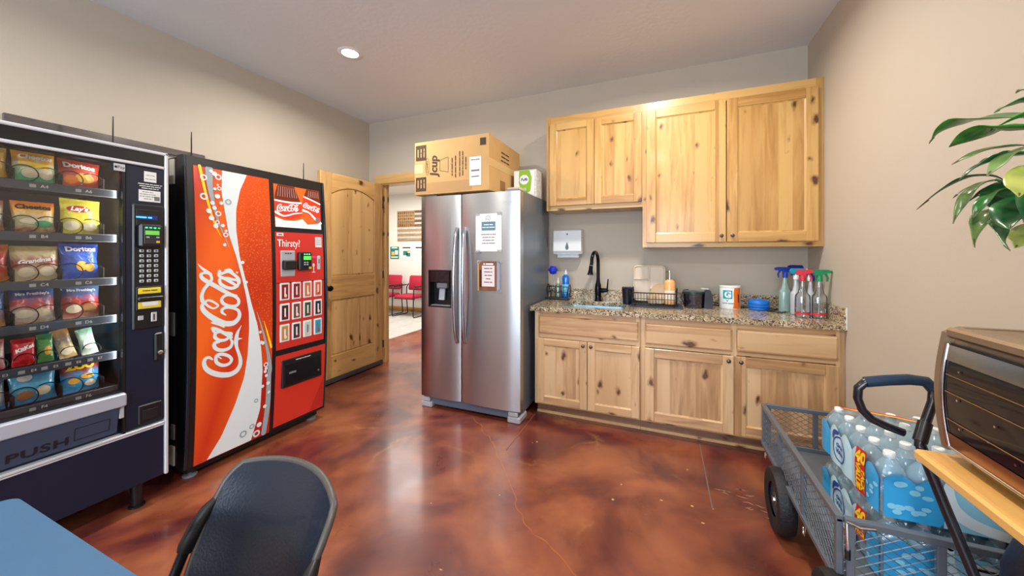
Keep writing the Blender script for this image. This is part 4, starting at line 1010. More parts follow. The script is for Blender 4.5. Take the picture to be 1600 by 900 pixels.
MB().tube([(-.076,yy-.004,-.09),(-.076,yy-.004,.05)], .005, 8).build('pen', M['ink'], t)
for x, z in ((-.09,.118),(.10,.118),(.10,-.118)): bx(x-.02, x+.02, yy-.0008, yy-.0004, z-.012, z+.012).build('tape', tape, t)

# ---- on top of the refrigerator
kraft = mat('kraft_cardboard', L(206,164,106), .8, var=(6,.05))
BX = thing('cardboard_box', 'large closed brown cardboard shipping box on top of the refrigerator', 'box', (-1.68, 2.655, 1.8785))
bw, bd, bh = .372, .69, .468
bx(-bw, bw, 0, bd, 0, bh, b=.003).build('carton', kraft, BX)
tp = mat('packing_tape', L(222,184,126), .35)
bx(bw, bw+.0012, .004, bd-.004, .205, .27).build('packing_tape', tp, BX)
bx(-bw-.001, -bw+.09, -.0012, 0, .19, .27).build('packing_tape', mat('tape_pale', L(226,196,146), .4), BX)
bx(-bw, bw-.16, -.0010, 0, .012, .10).build('packing_tape', mat('tape_tan', L(188,148,98), .4), BX)
ink2 = mat('carton_ink', L(74,56,42), .8)
yb = -.0018
for a, z in ((-bw+.014, .305), (-bw+.014, .03)):
    bx(a, a+.11, yb-.0004, yb, z, z+.135 if z > .2 else z+.125).build('printed_label', ink2, BX)
    for k, s in enumerate(('xxxxxx', 'xxx xxx', 'xxxx xx')):
        gtx(s, .022, lambda aa, bb, a=a, z=z, k=k: (a+.025+k*.032-bb, yb-.001, z+.065+aa), mat('carton_pale', L(206,164,106), .8), BX)
txt('Jcup', .105, lambda a, b_: (-.165-b_, yb, .245+a), ink2, BX, shear=.15, bold=.003)
ov = MB()
for k in range(28):
    a0, a1 = 2*pi*k/28, 2*pi*(k+1)/28
    ov.add([(-.235+.022*cos(a0), yb, .245+.075*sin(a0)), (-.235+.022*cos(a1), yb, .245+.075*sin(a1)), (-.235+.0195*cos(a1), yb, .245+.072*sin(a1)), (-.235+.0195*cos(a0), yb, .245+.072*sin(a0))], [(0,1,2,3)])
ov.build('printed_oval', ink2, BX)
txt('COMFY', .032, lambda a, b_: (-.235-b_, yb, .245+a), ink2, BX)
cup = MB()
for (x0_, z0_), (x1_, z1_) in (((-.105,.20),(-.02,.18)),((-.105,.29),(-.02,.31)),((-.105,.20),(-.105,.29)),((-.02,.18),(-.02,.31))):
    cup.stroke([(x0_, z0_, .003), (x1_, z1_, .003)], lambda a, z: (a, yb, z), 1)
cup.build('printed_cup', ink2, BX)
for k, s in enumerate(('xx xx xxxxx xxxx', 'xxx xxxxx xxxx xxxx')): gtx(s, .020, lambda a, b_, k=k: (.02+k*.034-b_, yb, .22+a), ink2, BX)
for k, s in enumerate(('xxxx xxxx xxxxxxxx xxxxx', 'xxxxx xx x xxxx xxx xxxx', 'xx xxx xxxxx')): gtx(s, .018, lambda a, b_, k=k: (.095+k*.030-b_, yb, .24+a), ink2, BX)
bx(.19, .30, yb-.0006, yb, .045, .285).build('shipping_label', M['paper'], BX)
gtx('xxxx xx xxxxx', .013, front(.245, yb-.001, .26), M['ink'], BX); gtx('xxxxx', .03, front(.245, yb-.001, .17), M['greyink'], BX); gtx('xxxxxxx', .02, front(.245, yb-.001, .12), M['greyink'], BX)
bx(.29, .345, yb-.0004, yb, .375, .435).build('print_block', ink2, BX)
for k, s in enumerate(('xxxxx xxxxx', 'xxxxxx xxxx', 'xxx xxx xxxx')): gtx(s, .026, lambda a, b_, k=k: (bw+.0015, .33+a, .37-k*.036+b_), ink2, BX, sx=1.2)
bx(bw, bw+.0008, .22, .33, .03, .12).build('print_frame', mat('print_frame_brown', L(150,104,60), .8), BX)
TB = thing('tissue_box', 'white and lime green tissue box beside the carton on the refrigerator', 'tissue box', (-1.155, 3.10, 1.8685))
leafy = mat('tissue_pattern', L(214,214,210), .7, var=(30,.25))
bx(-.115, .105, 0, .20, 0, .255, b=.004).build('carton', leafy, TB)
bx(-.112, .085, -.0012, 0, .010, .245).build('front_print', M['paper'], TB)
gr = mat('tissue_green', L(140,190,40), .6)
MB().prism([(-.06,.25),(.04,.25),(.062,.18),(.05,.06),(.0,.03),(-.04,.06),(-.065,.14)], 'y', -.0022, -.0012).build('green_print', gr, TB)
MB().disc((-.012,.165), .045, .045, lambda a, z: (a, -.0028, z), 24).build('logo_print', M['white'], TB)
txt('Puffs', .036, front(-.012, -.0034, .165), mat('print_blue', L(40,70,140), .6), TB, shear=.2, bold=.001)
txt('48', .04, front(-.01, -.0034, .075), M['lettwhite'], TB)
SB = bx(-.06, .06, 0, .09, 0, .075, b=.003).build('small_carton', mat('cream_card', L(226,206,180), .7), None, loc=(-1.215, 2.95, 1.8685))
tag(SB, 'small plain cream carton in front of the tissue box on the refrigerator', 'box')
bx(-.0605, .0605, -.0006, 0, .045, .048).build('flap_edge', mat('card_tan', L(190,166,140), .7), SB)  # thin line in a darker tan across the carton's front

# ================================================================ cabinets
def shaker(parent, x0, x1, z0, z1, y, wv, wx, knob=None, rail=.062, th=.020, board=True):
    """frame-and-panel door standing proud of the face frame; y is its back plane"""
    d = bx(x0+rail-.012, x1-rail+.012, y-.011, y-.003, z0+rail-.012, z1-rail+.012).build('door', wv, parent)
    for a, b_ in ((x0, x0+rail), (x1-rail, x1)): bx(a, b_, y-th, y, z0, z1, b=.003).build('stile', wv, d)
    for a, b_ in ((z0, z0+rail), (z1-rail, z1)): bx(x0+rail, x1-rail, y-th, y, a, b_, b=.003).build('rail', wx, d)
    bd_ = MB()
    i0, i1, k0_, k1 = x0+rail, x1-rail, z0+rail, z1-rail; q = .009
    for P4 in (((i0,k0_),(i1,k0_),(i1-q,k0_+q),(i0+q,k0_+q)), ((i0,k1),(i1,k1),(i1-q,k1-q),(i0+q,k1-q)), ((i0,k0_),(i0,k1),(i0+q,k1-q),(i0+q,k0_+q)), ((i1,k0_),(i1,k1),(i1-q,k1-q),(i1-q,k0_+q))):
        bd_.add([(P4[0][0], y-th+.004, P4[0][1]), (P4[1][0], y-th+.004, P4[1][1]), (P4[2][0], y-.011, P4[2][1]), (P4[3][0], y-.011, P4[3][1])], [(0,1,2,3)])
    bd_.build('bead', wv, d)
    if knob:
        MB().lathe([(.006,0),(.006,-.010),(.013,-.016),(.014,-.021),(.009,-.026),(0,-.027)], 14, (knob[0], y-th, knob[1]), axis='y').build('knob', M['knob'], d, smooth=50)
    return d
M['knob'] = mat('pewter_knob', L(110,104,100), .3, metal=.9)
def face_frame(parent, x0, x1, z0, z1, y, wv, wx, stiles, rails, sw=.045):
    for a, b_ in stiles: bx(a, b_, y, y+.02, z0, z1).build('face_stile', wv, parent)
    for a, b_, c_, d_ in rails: bx(c_, d_, y+.0003, y+.02, a, b_).build('face_rail', wx, parent)
# wall cabinets
UY, UZ0, UZS, UZ1 = 3.192, 1.406, 1.746, 2.603
XA, XM = -.98, -.146
U1 = thing('wall_cabinet', 'shorter knotty wood wall cabinet with two doors above the sink', 'cabinet', (0, 0, 0))
bx(XA, XM-.001, UY+.02, YB, UZS, UZ1, b=.001).build('carcass', M['wood'], U1)
face_frame(U1, XA, XM, UZS, UZ1, UY, M['wood'], M['woodx'], [(XA, XA+.04), (XM-.041, XM-.001)], [(UZS, UZS+.045, XA+.04, XM-.04), (UZ1-.075, UZ1, XA+.04, XM-.04)])
shaker(U1, -.945, -.546, UZS+.04, 2.533, UY-.001, M['wood'], M['woodx'])
shaker(U1, -.542, -.152, UZS+.04, 2.533, UY-.001, M['wood'], M['woodx'])
U2 = thing('wall_cabinet', 'taller knotty wood wall cabinet with two doors against the right wall', 'cabinet', (0, 0, 0))
bx(XM, XR-.002, UY+.02, YB, UZ0, UZ1, b=.001).build('carcass', M['wood'], U2)
face_frame(U2, XM, XR, UZ0, UZ1, UY, M['wood'], M['woodx'], [(XM, XM+.04), (XR-.046, XR-.002)], [(UZ0, UZ0+.045, XM+.04, XR-.045), (UZ1-.075, UZ1, XM+.04, XR-.045)])
shaker(U2, -.116, .456, UZ0+.037, 2.538, UY-.001, M['wood'], M['woodx'], knob=(.424, UZ0+.085), rail=.072)
shaker(U2, .463, 1.024, UZ0+.037, 2.538, UY-.001, M['wood'], M['woodx'], knob=(.497, UZ0+.085), rail=.072)
# base cabinets
CY, CZ0, CZ1 = 2.876, .098, .876
XC0, XC1 = -.985, XM-.005
def base_unit(label, x0, x1, fronts):
    t = thing('base_cabinet', label, 'cabinet', (0, 0, 0))
    bx(x0, x1, CY+.02, YB, CZ0, .68 if 'sink' in label else CZ1-.001).build('carcass', M['bwood'], t)
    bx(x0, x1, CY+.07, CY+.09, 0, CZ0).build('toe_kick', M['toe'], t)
    bx(x0, x1, CY+.058, CY+.07, 0, .022, b=.002).build('shoe_molding', M['bwoodx'], t)
    return t
B1 = base_unit('pale knotty sink base cabinet with two doors next to the refrigerator', XC0, XC1, None)
face_frame(B1, XC0, XC1, CZ0, CZ1-.001, CY, M['bwood'], M['bwoodx'], [(XC0, XC0+.04), (XC1-.028, XC1)], [(CZ0, CZ0+.03, XC0+.04, XC1-.028), (.655, .69, XC0+.04, XC1-.028), (CZ1-.05, CZ1-.001, XC0+.04, XC1-.028)])
def slabfront(parent, x0, x1, z0, z1, name='drawer'):
    y = CY-.001
    d = MB().box(x0, x1, y-.012, y, z0, z1).build(name, M['bwoodx'], parent)
    q = .012
    MB().add([(x0,y-.012,z0),(x1,y-.012,z0),(x1,y-.012,z1),(x0,y-.012,z1),(x0+q,y-.021,z0+q),(x1-q,y-.021,z0+q),(x1-q,y-.021,z1-q),(x0+q,y-.021,z1-q)],
        [(4,5,6,7),(0,1,5,4),(1,2,6,5),(2,3,7,6),(3,0,4,7)]).build('beveled_face', M['bwoodx'], d)
    return d
slabfront(B1, -.948, -.160, .690, .838, 'false_front')
shaker(B1, -.962, -.546, .112, .652, CY-.001, M['bwood'], M['bwoodx'], knob=(-.574, .622), rail=.058)
shaker(B1, -.541, -.152, .112, .652, CY-.001, M['bwood'], M['bwoodx'], knob=(-.512, .622), rail=.058)
B2 = base_unit('wide pale knotty base cabinet with two drawers and two doors by the cart', XC1+.001, XR-.002, None)
face_frame(B2, XC1, XR, CZ0, CZ1-.001, CY, M['bwood'], M['bwoodx'], [(XC1+.001, XC1+.036), (.444, .476), (XR-.045, XR-.002)], [(CZ0, CZ0+.03, XC1+.036, XR-.045), (.655, .69, XC1+.036, .444), (.655, .69, .476, XR-.045), (CZ1-.05, CZ1-.001, XC1+.036, XR-.045)])
slabfront(B2, -.112, .448, .680, .834); slabfront(B2, .478, 1.022, .680, .834)
shaker(B2, -.116, .456, .112, .650, CY-.001, M['bwood'], M['bwoodx'], knob=(.424, .618), rail=.066)
shaker(B2, .463, 1.024, .112, .650, CY-.001, M['bwood'], M['bwoodx'], knob=(.497, .618), rail=.066)
# granite worktop with an undermounted basin
CF = 2.846
SX0, SX1, SY0, SY1 = -.80, -.27, 2.955, 3.335
CT = thing('countertop', 'speckled granite countertop with sink cutout and low backsplash', 'countertop', (0, 0, 0))
m_ = MB(); X0_, X1_ = -1.018, XR-.002
hole_ = rrect(SX0, SX1, SY0, SY1, .06, 5); outer = [(X1_, CF), (X1_, YB-.001), (X0_, YB-.001), (X0_, CF)]
# ring between the outer edge and the cutout, split by nearest outer side
n = len(hole_); vs = []
def outpt(p):
    x, y = p
    dx0, dx1, dy0, dy1 = abs(x-SX0), abs(x-SX1), abs(y-SY0), abs(y-SY1)
    m__ = min(dx0, dx1, dy0, dy1)
    if m__ == dy0: return (x, CF)
    if m__ == dy1: return (x, YB-.001)
    return (SX0-.03, y) if m__ == dx0 else (SX1+.03, y)
for z in (.876, .914):
    m_.box(X0_, SX0-.03, CF, YB-.001, .876, .914) if z < .9 else None
    m_.box(SX1+.03, X1_, CF, YB-.001, .876, .914) if z < .9 else None
MBk = MB()
cor = [(SX1+.03, CF), (SX1+.03, YB-.001), (SX0-.03, YB-.001), (SX0-.03, CF)]
for z, fl_ in ((.914, False), (.876, True)):
    o = len(m_.v); m_.v += [(x, y, z) for x, y in hole_]+[(x, y, z) for x, y in cor]
    # hole_ runs: corner br (0-5), tr (6-11), tl (12-17), bl (18-23)
    c0 = o+n
    for g0, c_ in ((0, 0), (6, 1), (12, 2), (18, 3)):
        for i in range(5): m_.f.append((o+g0+i, o+g0+i+1, c0+c_))
    m_.f += [(o+5, o+6, c0+1, c0), (o+11, o+12, c0+2, c0+1), (o+17, o+18, c0+3, c0+2), (o+23, o, c0, c0+3)]
o = len(m_.v); m_.v += [(x, y, .914) for x, y in hole_]+[(x, y, .876) for x, y in hole_]
m_.f += [(o+i, o+(i+1) % n, o+n+(i+1) % n, o+n+i) for i in range(n)]
m_.add([(SX0-.03, CF, .876), (SX1+.03, CF, .876), (SX1+.03, CF, .914), (SX0-.03, CF, .914)], [(0,1,2,3)])
m_.build('worktop', M['granite'], CT)
bx(X0_, X1_-.022, YB-.022, YB-.001, .914, 1.014, b=.002).build('backsplash', M['granite'], CT)
bx(X1_-.021, X1_, CF+.002, YB-.001, .9143, 1.014, b=.002).build('side_splash', M['granite'], CT)
MB().box(X1_-.004, X1_+.001, CF-.003, CF+.003, .88, 1.016).build('caulk_line', M['white'], CT)
SK = thing('sink_basin', 'undermounted stainless sink basin set in the granite countertop', 'sink', (0, 0, 0))
sk = MB(); h2 = rrect(SX0+.02, SX1-.02, SY0+.02, SY1-.02, .05, 5)
sk.v = [(x, y, .8755) for x, y in hole_]+[(x, y, .70) for x, y in h2]
sk.f = [(i, (i+1) % n, n+(i+1) % n, n+i) for i in range(n)]+[tuple(range(n, 2*n))]
ho = rrect(SX0-.006, SX1+.006, SY0-.006, SY1+.006, .06, 5)
sk.v += [(x, y, .8755) for x, y in ho]+[(x, y, .694) for x, y in ho]
sk.f += [(i, (i+1) % n, 2*n+(i+1) % n, 2*n+i) for i in range(n)]+[(2*n+i, 2*n+(i+1) % n, 3*n+(i+1) % n, 3*n+i) for i in range(n)]+[tuple(range(3*n, 4*n))]
sk.build('basin', mat('sink_steel', L(150,190,210), .3, metal=.6), SK)
MB().lathe([(.0,.704),(.03,.704),(.042,.702),(.044,.7005)], 20, (-.535, 3.15, 0), cap=False).build('drain', M['chrome'], SK, smooth=40)

# ================================================================ things on and above the countertop
TZ = .9145
# paper towel dispenser on the wall
PD = thing('towel_dispenser', 'white folded paper towel dispenser on the wall above the faucet', 'dispenser', (-.835, YB-.001, 1.35))
MB().prism([(0,.0),(-.10,.0),(-.118,.03),(-.105,.225),(-.09,.232),(0,.232)], 'x', -.135, .135).build('housing', M['white'], PD)
bx(-.136, .136, -.1, -.002, .155, .158).build('lid_seam', M['lgrey'], PD)
dm_ = MB(); tear = [(0,.118),(.010,.088),(.0165,.066),(.014,.048),(0,.038),(-.014,.048),(-.0165,.066),(-.010,.088)]
dm_.prism(tear, 'y', -.1185, -.105); dm_.build('level_window', mat('tear_window', L(70,90,92), .2), PD)
MB().lathe([(.007,0),(.007,-.004),(0,-.005)], 12, (0, -.107, .19), axis='y').build('lock', M['ink'], PD)
MB().prism([(-.015,.0),(-.085,.0),(-.09,-.03),(-.08,-.038),(-.02,-.012)], 'x', -.10, .105).build('paper_towel', M['paper'], PD)
bx(-.105, .11, -.105, -.01, -.006, .001).build('outlet_lip', M['lgrey'], PD)
# faucet
FA = thing('faucet', 'dark bronze gooseneck kitchen faucet with side lever behind the sink', 'faucet', (-.545, 3.40, TZ))
MB().lathe([(.034,0),(.034,.008),(.028,.016),(.029,.06),(.032,.11),(.027,.15),(.019,.175),(.0165,.20)], 20).build('body', M['darkmetal'], FA, smooth=40)
pts = [(0,0,.19),(0,0,.30),(0,0,.36)]
pts += [(-.012*(1-cos(radians(a)))*1.2, -.085*(1-cos(radians(a))), .36+.092*sin(radians(a))) for a in range(12, 181, 12)]
MB().tube(pts+[(-.032,-.178,.335)], .0155, 12).build('gooseneck', M['darkmetal'], FA, smooth=60)
MB().tube([(-.032,-.176,.34),(-.034,-.184,.31),(-.036,-.192,.275),(-.037,-.196,.255),(-.037,-.197,.25)], [.017,.018,.021,.027,.026], 14).build('spray_head', M['darkmetal'], FA, smooth=50)
MB().tube([(-.0325,-.1785,.333),(-.033,-.1805,.327)], .0185, 14).build('spray_ring', M['grey'], FA)
MB().tube([(.02,0,.10),(.06,-.005,.10),(.078,-.006,.102)], [.02,.02,.017], 12).build('valve', M['darkmetal'], FA, smooth=50)
MB().tube([(.082,-.006,.085),(.085,-.008,.13),(.092,-.010,.205)], [.009,.007,.0055], 10).build('lever', M['darkmetal'], FA, smooth=50)
# sink caddy with its bottles and brush
CD = thing('sink_caddy', 'black wire sink caddy with tray next to the refrigerator', 'caddy', (-.915, 3.375, TZ))
bx(-.105, .105, -.055, .055, .004, .022, b=.006).build('tray', mat('caddy_tray', L(40,52,60), .3), CD)
for sx_ in (-.09, .09):
    for sy_ in (-.045, .045): MB().lathe([(.008,0),(.008,.005)], 8, (sx_, sy_, 0)).build('foot', M['black'], CD)
for zz_ in (.075, .125):
    MB().tube([(-.095,-.05,zz_),(.095,-.05,zz_),(.095,.05,zz_),(-.095,.05,zz_)], .0035, 6, closed=True).build('wire_rail', M['blackmat'], CD)
for k in range(6):
    MB().tube([(-.095+k*.038,-.05,.022),(-.095+k*.038,-.05,.125)], .0025, 6).build('wire', M['blackmat'], CD)
for sx_ in (-.095, .095):
    MB().tube([(sx_,-.05,.022),(sx_*1.12,-.05,.10),(sx_*1.12,-.02,.14),(sx_*1.12,.02,.14),(sx_*1.12,.05,.10),(sx_,.05,.022)], .004, 6).build('end_hoop', M['blackmat'], CD)
soapb = mat('dish_soap_blue', L(20,110,214), .12, coat=.5)
DS = thing('dish_soap', 'bright blue dish soap bottle standing in the black sink caddy', 'bottle', (-.845, 3.37, TZ+.0225))
MB().lathe([(.0,0),(.034,.002),(.037,.02),(.037,.10),(.033,.14),(.036,.18),(.032,.20),(.014,.215),(.012,.222)], 18, sy=.7).build('bottle', soapb, DS, smooth=50)
MB().lathe([(.014,.218),(.014,.242),(.007,.246),(.006,.262),(0,.263)], 14).build('cap', M['white'], DS, smooth=40)
MB().grid(lambda u, v: (.0385*sin((u-.5)*2.2), -.0385*cos((u-.5)*2.2)*.7, .04+.085*v), 8, 1).build('label', mat('soap_label', L(120,200,240), .4), DS)
HS = thing('hand_soap', 'small clear soap bottle beside the blue soap in the caddy', 'bottle', (-.918, 3.365, TZ+.0225))
MB().lathe([(0,0),(.024,.002),(.026,.02),(.026,.09),(.018,.12),(.011,.135)], 16).build('bottle', thin('soap_green_clear', (.75,.9,.8,1), gloss=.1, diff=.25, dcol=L(190,220,200)), HS, smooth=50)
MB().lathe([(.012,.13),(.012,.155),(.005,.158),(.005,.185),(0,.186)], 12).build('pump', M['white'], HS, smooth=40)
BRS = thing('scrub_brush', 'dish brush with tufted royal blue head leaning in the caddy', 'brush', (-.965, 3.365, TZ+.0225))
MB().tube([(.02,0,.002),(.012,0,.10),(.0,0,.19),(-.004,0,.235)], [.006,.007,.006,.008], 8).build('handle', M['clear'], BRS, smooth=50)
hd = MB()
hd.lathe([(0,.215),(.028,.225),(.038,.25),(.036,.275),(.022,.293),(0,.298)], 16, (-.004,0,0))
for k in range(46):
    a = random.uniform(0, 2*pi); e = random.uniform(-.9, 1.2)
    d = Vector((cos(a)*cos(e), sin(a)*cos(e), sin(e))); c0 = Vector((-.004, 0, .255))
    hd.tube([c0+d*.03, c0+d*random.uniform(.040,.050)], .004, 4)
hd.build('bristle_head', mat('bristle_blue', L(24,48,206), .5), BRS)
# dish rack with dishes
DR = thing('dish_rack', 'black wire dish rack on a dark mat right of the sink', 'dish rack', (-.055, 3.27, TZ))
bx(-.195, .215, -.15, .135, 0, .006, b=.002).build('drain_mat', mat('mat_slate', L(58,66,82), .7), DR)
wr = lambda pts, r=.003, cl=False: MB().tube(pts, r, 6, closed=cl).build('wire', M['blackmat'], DR)
for zz_, rr in ((.018, .0035), (.115, .0045)):
    wr([(-.17,-.115,zz_),(.17,-.115,zz_),(.17,.115,zz_),(-.17,.115,zz_)], rr, True)
wr([(-.17,-.115,.066),(.17,-.115,.066),(.17,.115,.066),(-.17,.115,.066)], .0028, True)
for k in range(16):
    x = -.17+k*.34/15
    wr([(x,-.115,.115),(x,-.115,.018),(x,.115,.018),(x,.115,.115)], .002)
for k in range(1, 8):
    y = -.115+k*.23/8
    for sx_ in (-.17, .17): wr([(sx_,y,.115),(sx_,y,.018)], .002)
for sx_ in (-.15, .15):
    for sy_ in (-.10, .10): MB().lathe([(.009,.006),(.009,.018)], 8, (sx_, sy_, 0)).build('foot', M['black'], DR)
hh = []
for sx_ in (-.17, .17):
    wr([(sx_,-.05,.115),(sx_*1.02,-.045,.15),(sx_*1.02,.045,.15),(sx_,.05,.115)], .004)
PL = thing('divided_tray', 'beige compartment lunch tray standing upright in the dish rack', 'tray', (-.10, 3.355, TZ+.026))
cream = mat('tray_beige', L(216,202,182), .5)
ro = rrect(-.13, .13, 0, .31, .035, 5)
MB().prism(ro, 'y', .004, .010).build('back', cream, PL)
rim = MB().tube([(x, .004, z) for x, z in rrect(-.125, .125, .005, .305, .032, 5)], .008, 8, closed=True); rim.build('rim', cream, PL, smooth=60)
for pts in ([(-.0,.0,.01),(0,.0,.30)], [(-.125,.0,.19),(0,.0,.19)], [(0,.0,.11),(.125,.0,.11)]): MB().tube(pts, .007, 8).build('divider', cream, PL, smooth=60)
bpl = mat('plate_cream', L(226,196,160), .4)
BP = thing('plate', 'cream round plate standing in front of the beige tray in the rack', 'plate', (.0, 3.315, TZ+.108))
MB().lathe([(0,.006),(.055,.004),(.082,-.006),(.085,-.008),(.083,-.011),(.055,0),(0,.001)], 28, axis='y', cap=False).build('dish', bpl, BP, smooth=50)
for k, x in enumerate((-.115, -.06)):
    cb = MB().lathe([(.022,0),(.036,.003),(.046,.05),(.047,.062),(.044,.062),(.034,.008),(0,.006)], 22, cap=False).build('cup', [bpl, mat('cup_ivory', L(230,206,176), .4)][k], None, smooth=50, loc=(-.055+.055+x+.045, 3.225+.012*k, TZ+.024))
    tag(cb, ['tan cup in the dish rack nearer the black mug', 'ivory cup in the dish rack nearer the orange soap bottle'][k], 'cup')
    MB().tube([(.045,0,.05),(.06,0,.045),(.06,0,.022),(.042,0,.018)], .004, 6).build('handle', bpl, cb)
MG = thing('travel_mug', 'black insulated mug with handle at the sink end of the rack', 'mug', (-.275, 3.27, TZ+.0005))
MB().lathe([(.034,0),(.038,.004),(.044,.12),(.046,.135),(.042,.138),(.0,.132)], 20, (0,0,0)).build('body', mat('mug_black', L(22,24,40), .3), MG, smooth=40)
MB().tube([(.02,-.04,.12),(.028,-.065,.11),(.028,-.065,.05),(.02,-.038,.035)], .006, 8).build('handle', M['black'], MG, smooth=60)
bx(-.045, .04, -.02, .02, .135, .15, b=.006).build('lid', M['black'], MG)
OB = thing('soap_pump_bottle', 'peach orange soap pump bottle at the right end of the rack', 'bottle', (.062, 3.235, TZ+.022))
MB().lathe([(0,0),(.040,.002),(.042,.02),(.042,.175),(.034,.195),(.014,.205)], 18, sy=.75).build('bottle', mat('soap_peach', L(236,176,110), .25), OB, smooth=50)
MB().lathe([(.015,.203),(.015,.222),(.006,.225),(.006,.262),(.012,.266),(.012,.276),(0,.277)], 14).build('pump', M['chrome'], OB, smooth=40)
MB().tube([(0,0,.270),(-.02,-.02,.272),(-.028,-.028,.264)], .004, 6).build('spout', M['chrome'], OB)
MB().grid(lambda u, v: (.0432*sin((u-.5)*2.2), -.0432*cos((u-.5)*2.2)*.75, .03+.085*v), 8, 1).build('label', mat('peach_label', L(246,228,206), .5), OB)
# little blender bowl appliance
FP = thing('food_chopper', 'small smoky clear food chopper with dark base right of the dish rack', 'appliance', (.274, 3.285, TZ))
MB().lathe([(.070,0),(.074,.006),(.078,.10),(.080,.115),(.076,.115),(.072,.012)], 24, (-.03,0,0), cap=False).build('bowl', thin('smoky_clear', (.36,.37,.48,1), gloss=.1, diff=.12, dcol=L(90,90,120), rough=.1), FP, smooth=50)
MB().lathe([(0,.113),(.082,.113),(.082,.124),(.076,.13),(0,.13)], 24, (-.03,0,0)).build('lid', mat('lid_dark_teal', L(26,52,56), .3), FP, smooth=40)
MB().lathe([(0,.004),(.06,.004),(.062,.02),(.02,.03),(.018,.09),(0,.095)], 16, (-.03,0,0)).build('blade_hub', M['lgrey'], FP, smooth=40)
MB().prism([(.04,0),(.10,0),(.10,.10),(.085,.145),(.06,.15),(.045,.12)], 'y', -.05, .05).build('motor_base', mat('base_navy', L(26,28,40), .35), FP)
bx(.02, .078, -.035, .035, .148, .160, b=.005).build('control_top', M['lgrey'], FP)
MB().tube([(-.10,-.02,.01),(-.125,-.03,.08),(-.11,-.02,.14),(-.07,0,.145)], .004, 8).build('carry_loop', M['black'], FP, smooth=60)
# powder canister
GC_ = thing('drink_powder_can', 'white and orange drink powder canister with teal G on the countertop', 'canister', (.51, 3.36, TZ))
MB().lathe([(0,0),(.072,.0),(.073,.004),(.073,.168),(.071,.172)], 32).build('can', mat('can_white', L(232,238,238), .35), GC_, smooth=40)
def cyl(r, a0=0): return lambda a, z: (r*sin(a/r+a0), -r*cos(a/r+a0), z)
cl_ = cyl(.0738)
MB().grid(lambda u, v: cl_(.022+.004*sin(v*6)-.012*(1-v)+u*.06, .004+.162*v), 8, 8).build('orange_wrap', mat('wrap_orange', L(232,112,22), .35), GC_)
cl2 = cyl(.0742)
MB().grid(lambda u, v: cl2(-.062+.068*u, .080+.068*v), 10, 4).build('teal_badge', mat('wrap_teal', L(30,160,180), .35), GC_)
MB().add([cl2(-.055,.10), cl2(-.03,.055), cl2(-.006,.09)], [(0,1,2)]).build('teal_badge', mat('wrap_teal_low', L(40,170,186), .35), GC_)
cl3 = cyl(.0756)
txt('G', .066, lambda a, b_: cl3(-.026+a, .112+b_), M['lettwhite'], GC_, bold=.003)
gtx('xxxxxx xxxxxxx', .012, lambda a, b_: cl3(-.024+a, .045+b_), mat('wrap_ink_teal', L(60,140,150), .5), GC_)
gtx('xxxxxx', .020, lambda a, b_: cl3(.054-b_, .085+a), M['ink'], GC_)
MB().lathe([(.0735,.168),(.076,.170),(.076,.182),(.070,.184),(0,.182)], 32).build('lid', M['white'], GC_, smooth=40)
# folded blue silicone container
BLD = thing('collapsible_cup', 'folded round bright blue silicone container on the countertop', 'container', (.70, 3.33, TZ))
MB().lathe([(0,0),(.060,0),(.066,.006),(.068,.018),(.063,.024),(.072,.028),(.073,.040),(.066,.046),(.071,.050),(.070,.062),(.064,.074),(.05,.080),(0,.081)], 28).build('cup', mat('silicone_blue', L(16,110,206), .45), BLD, smooth=50)
MB().tube([(-.02,0,.080),(0,0,.088),(.02,0,.080)], .005, 8).build('tab', mat('silicone_blue_tab', L(30,140,226), .45), BLD)
# black power cord along the wall
tag(MB().tube([(.37,3.34,.955),(.42,3.40,.95),(.44,3.44,.94),(.40,3.46,.92),(.5,3.455,.9185),(.62,3.43,.9185),(.78,3.42,.9185),(.84,3.38,.9185),(.74,3.25,.9185),(.82,3.22,.9185),(.88,3.30,.9185),(.96,3.42,.92)], .0035, 6).build('power_cord', M['blackmat']), 'thin black power cord snaking along the countertop behind the canister', 'cord')
# spray bottles
def spray(label, x, y, h, body, head, nozzle, rz, tubec=None, band=None, w=.042, hs=1.0):
    t = thing('spray_bottle', label, 'spray bottle', (x, y, TZ), radians(rz), 'spray bottles in the countertop corner')
    MB().lathe([(0,0),(w*.96,.001),(w,.008),(w,h*.54),(w*.94,h*.585),(w*.62,h*.65),(w*.44,h*.80),(.0145,h*.92),(.0135,h)], 20, sy=.72).build('bottle', body, t, smooth=50)
    MB().lathe([(.017,h-.012),(.0175,h+.012),(.014,h+.020),(.012,h+.03)], 14).build('collar', nozzle, t, smooth=40)
    z = h+.018
    k = hs
    hd_ = MB().prism([(-.022*k,z+.018),(.032*k,z+.010),(.040*k,z+.030),(.028*k,z+.048),(-.046*k,z+.050),(-.058*k,z+.044),(-.058*k,z+.026),(-.030*k,z+.024)], 'y', -.011, .011)
    hd_.box(-.014, .014, -.010, .010, z-.004, z+.02)
    hd_.build('trigger_head', head, t)
    MB().prism([(-.028*k,z+.026),(-.040*k,z+.024),(-.052*k,z-.006),(-.046*k,z-.030),(-.040*k,z-.030),(-.042*k,z-.004)], 'y', -.006, .006).build('trigger', head, t)
    MB().lathe([(.010,0),(.010,.010),(.006,.014)], 10, (-.068*k, 0, z+.036), axis='x').build('nozzle', nozzle, t)
    MB().tube([(0,0,z),(0.004,0,.015)], .0022, 5).build('dip_tube', M['white'], t)
    if band:
        MB().lathe([(w+.0008,.022),(w+.0008,.036)], 20, sy=.72, cap=False).build('red_band', band, t)
    return t
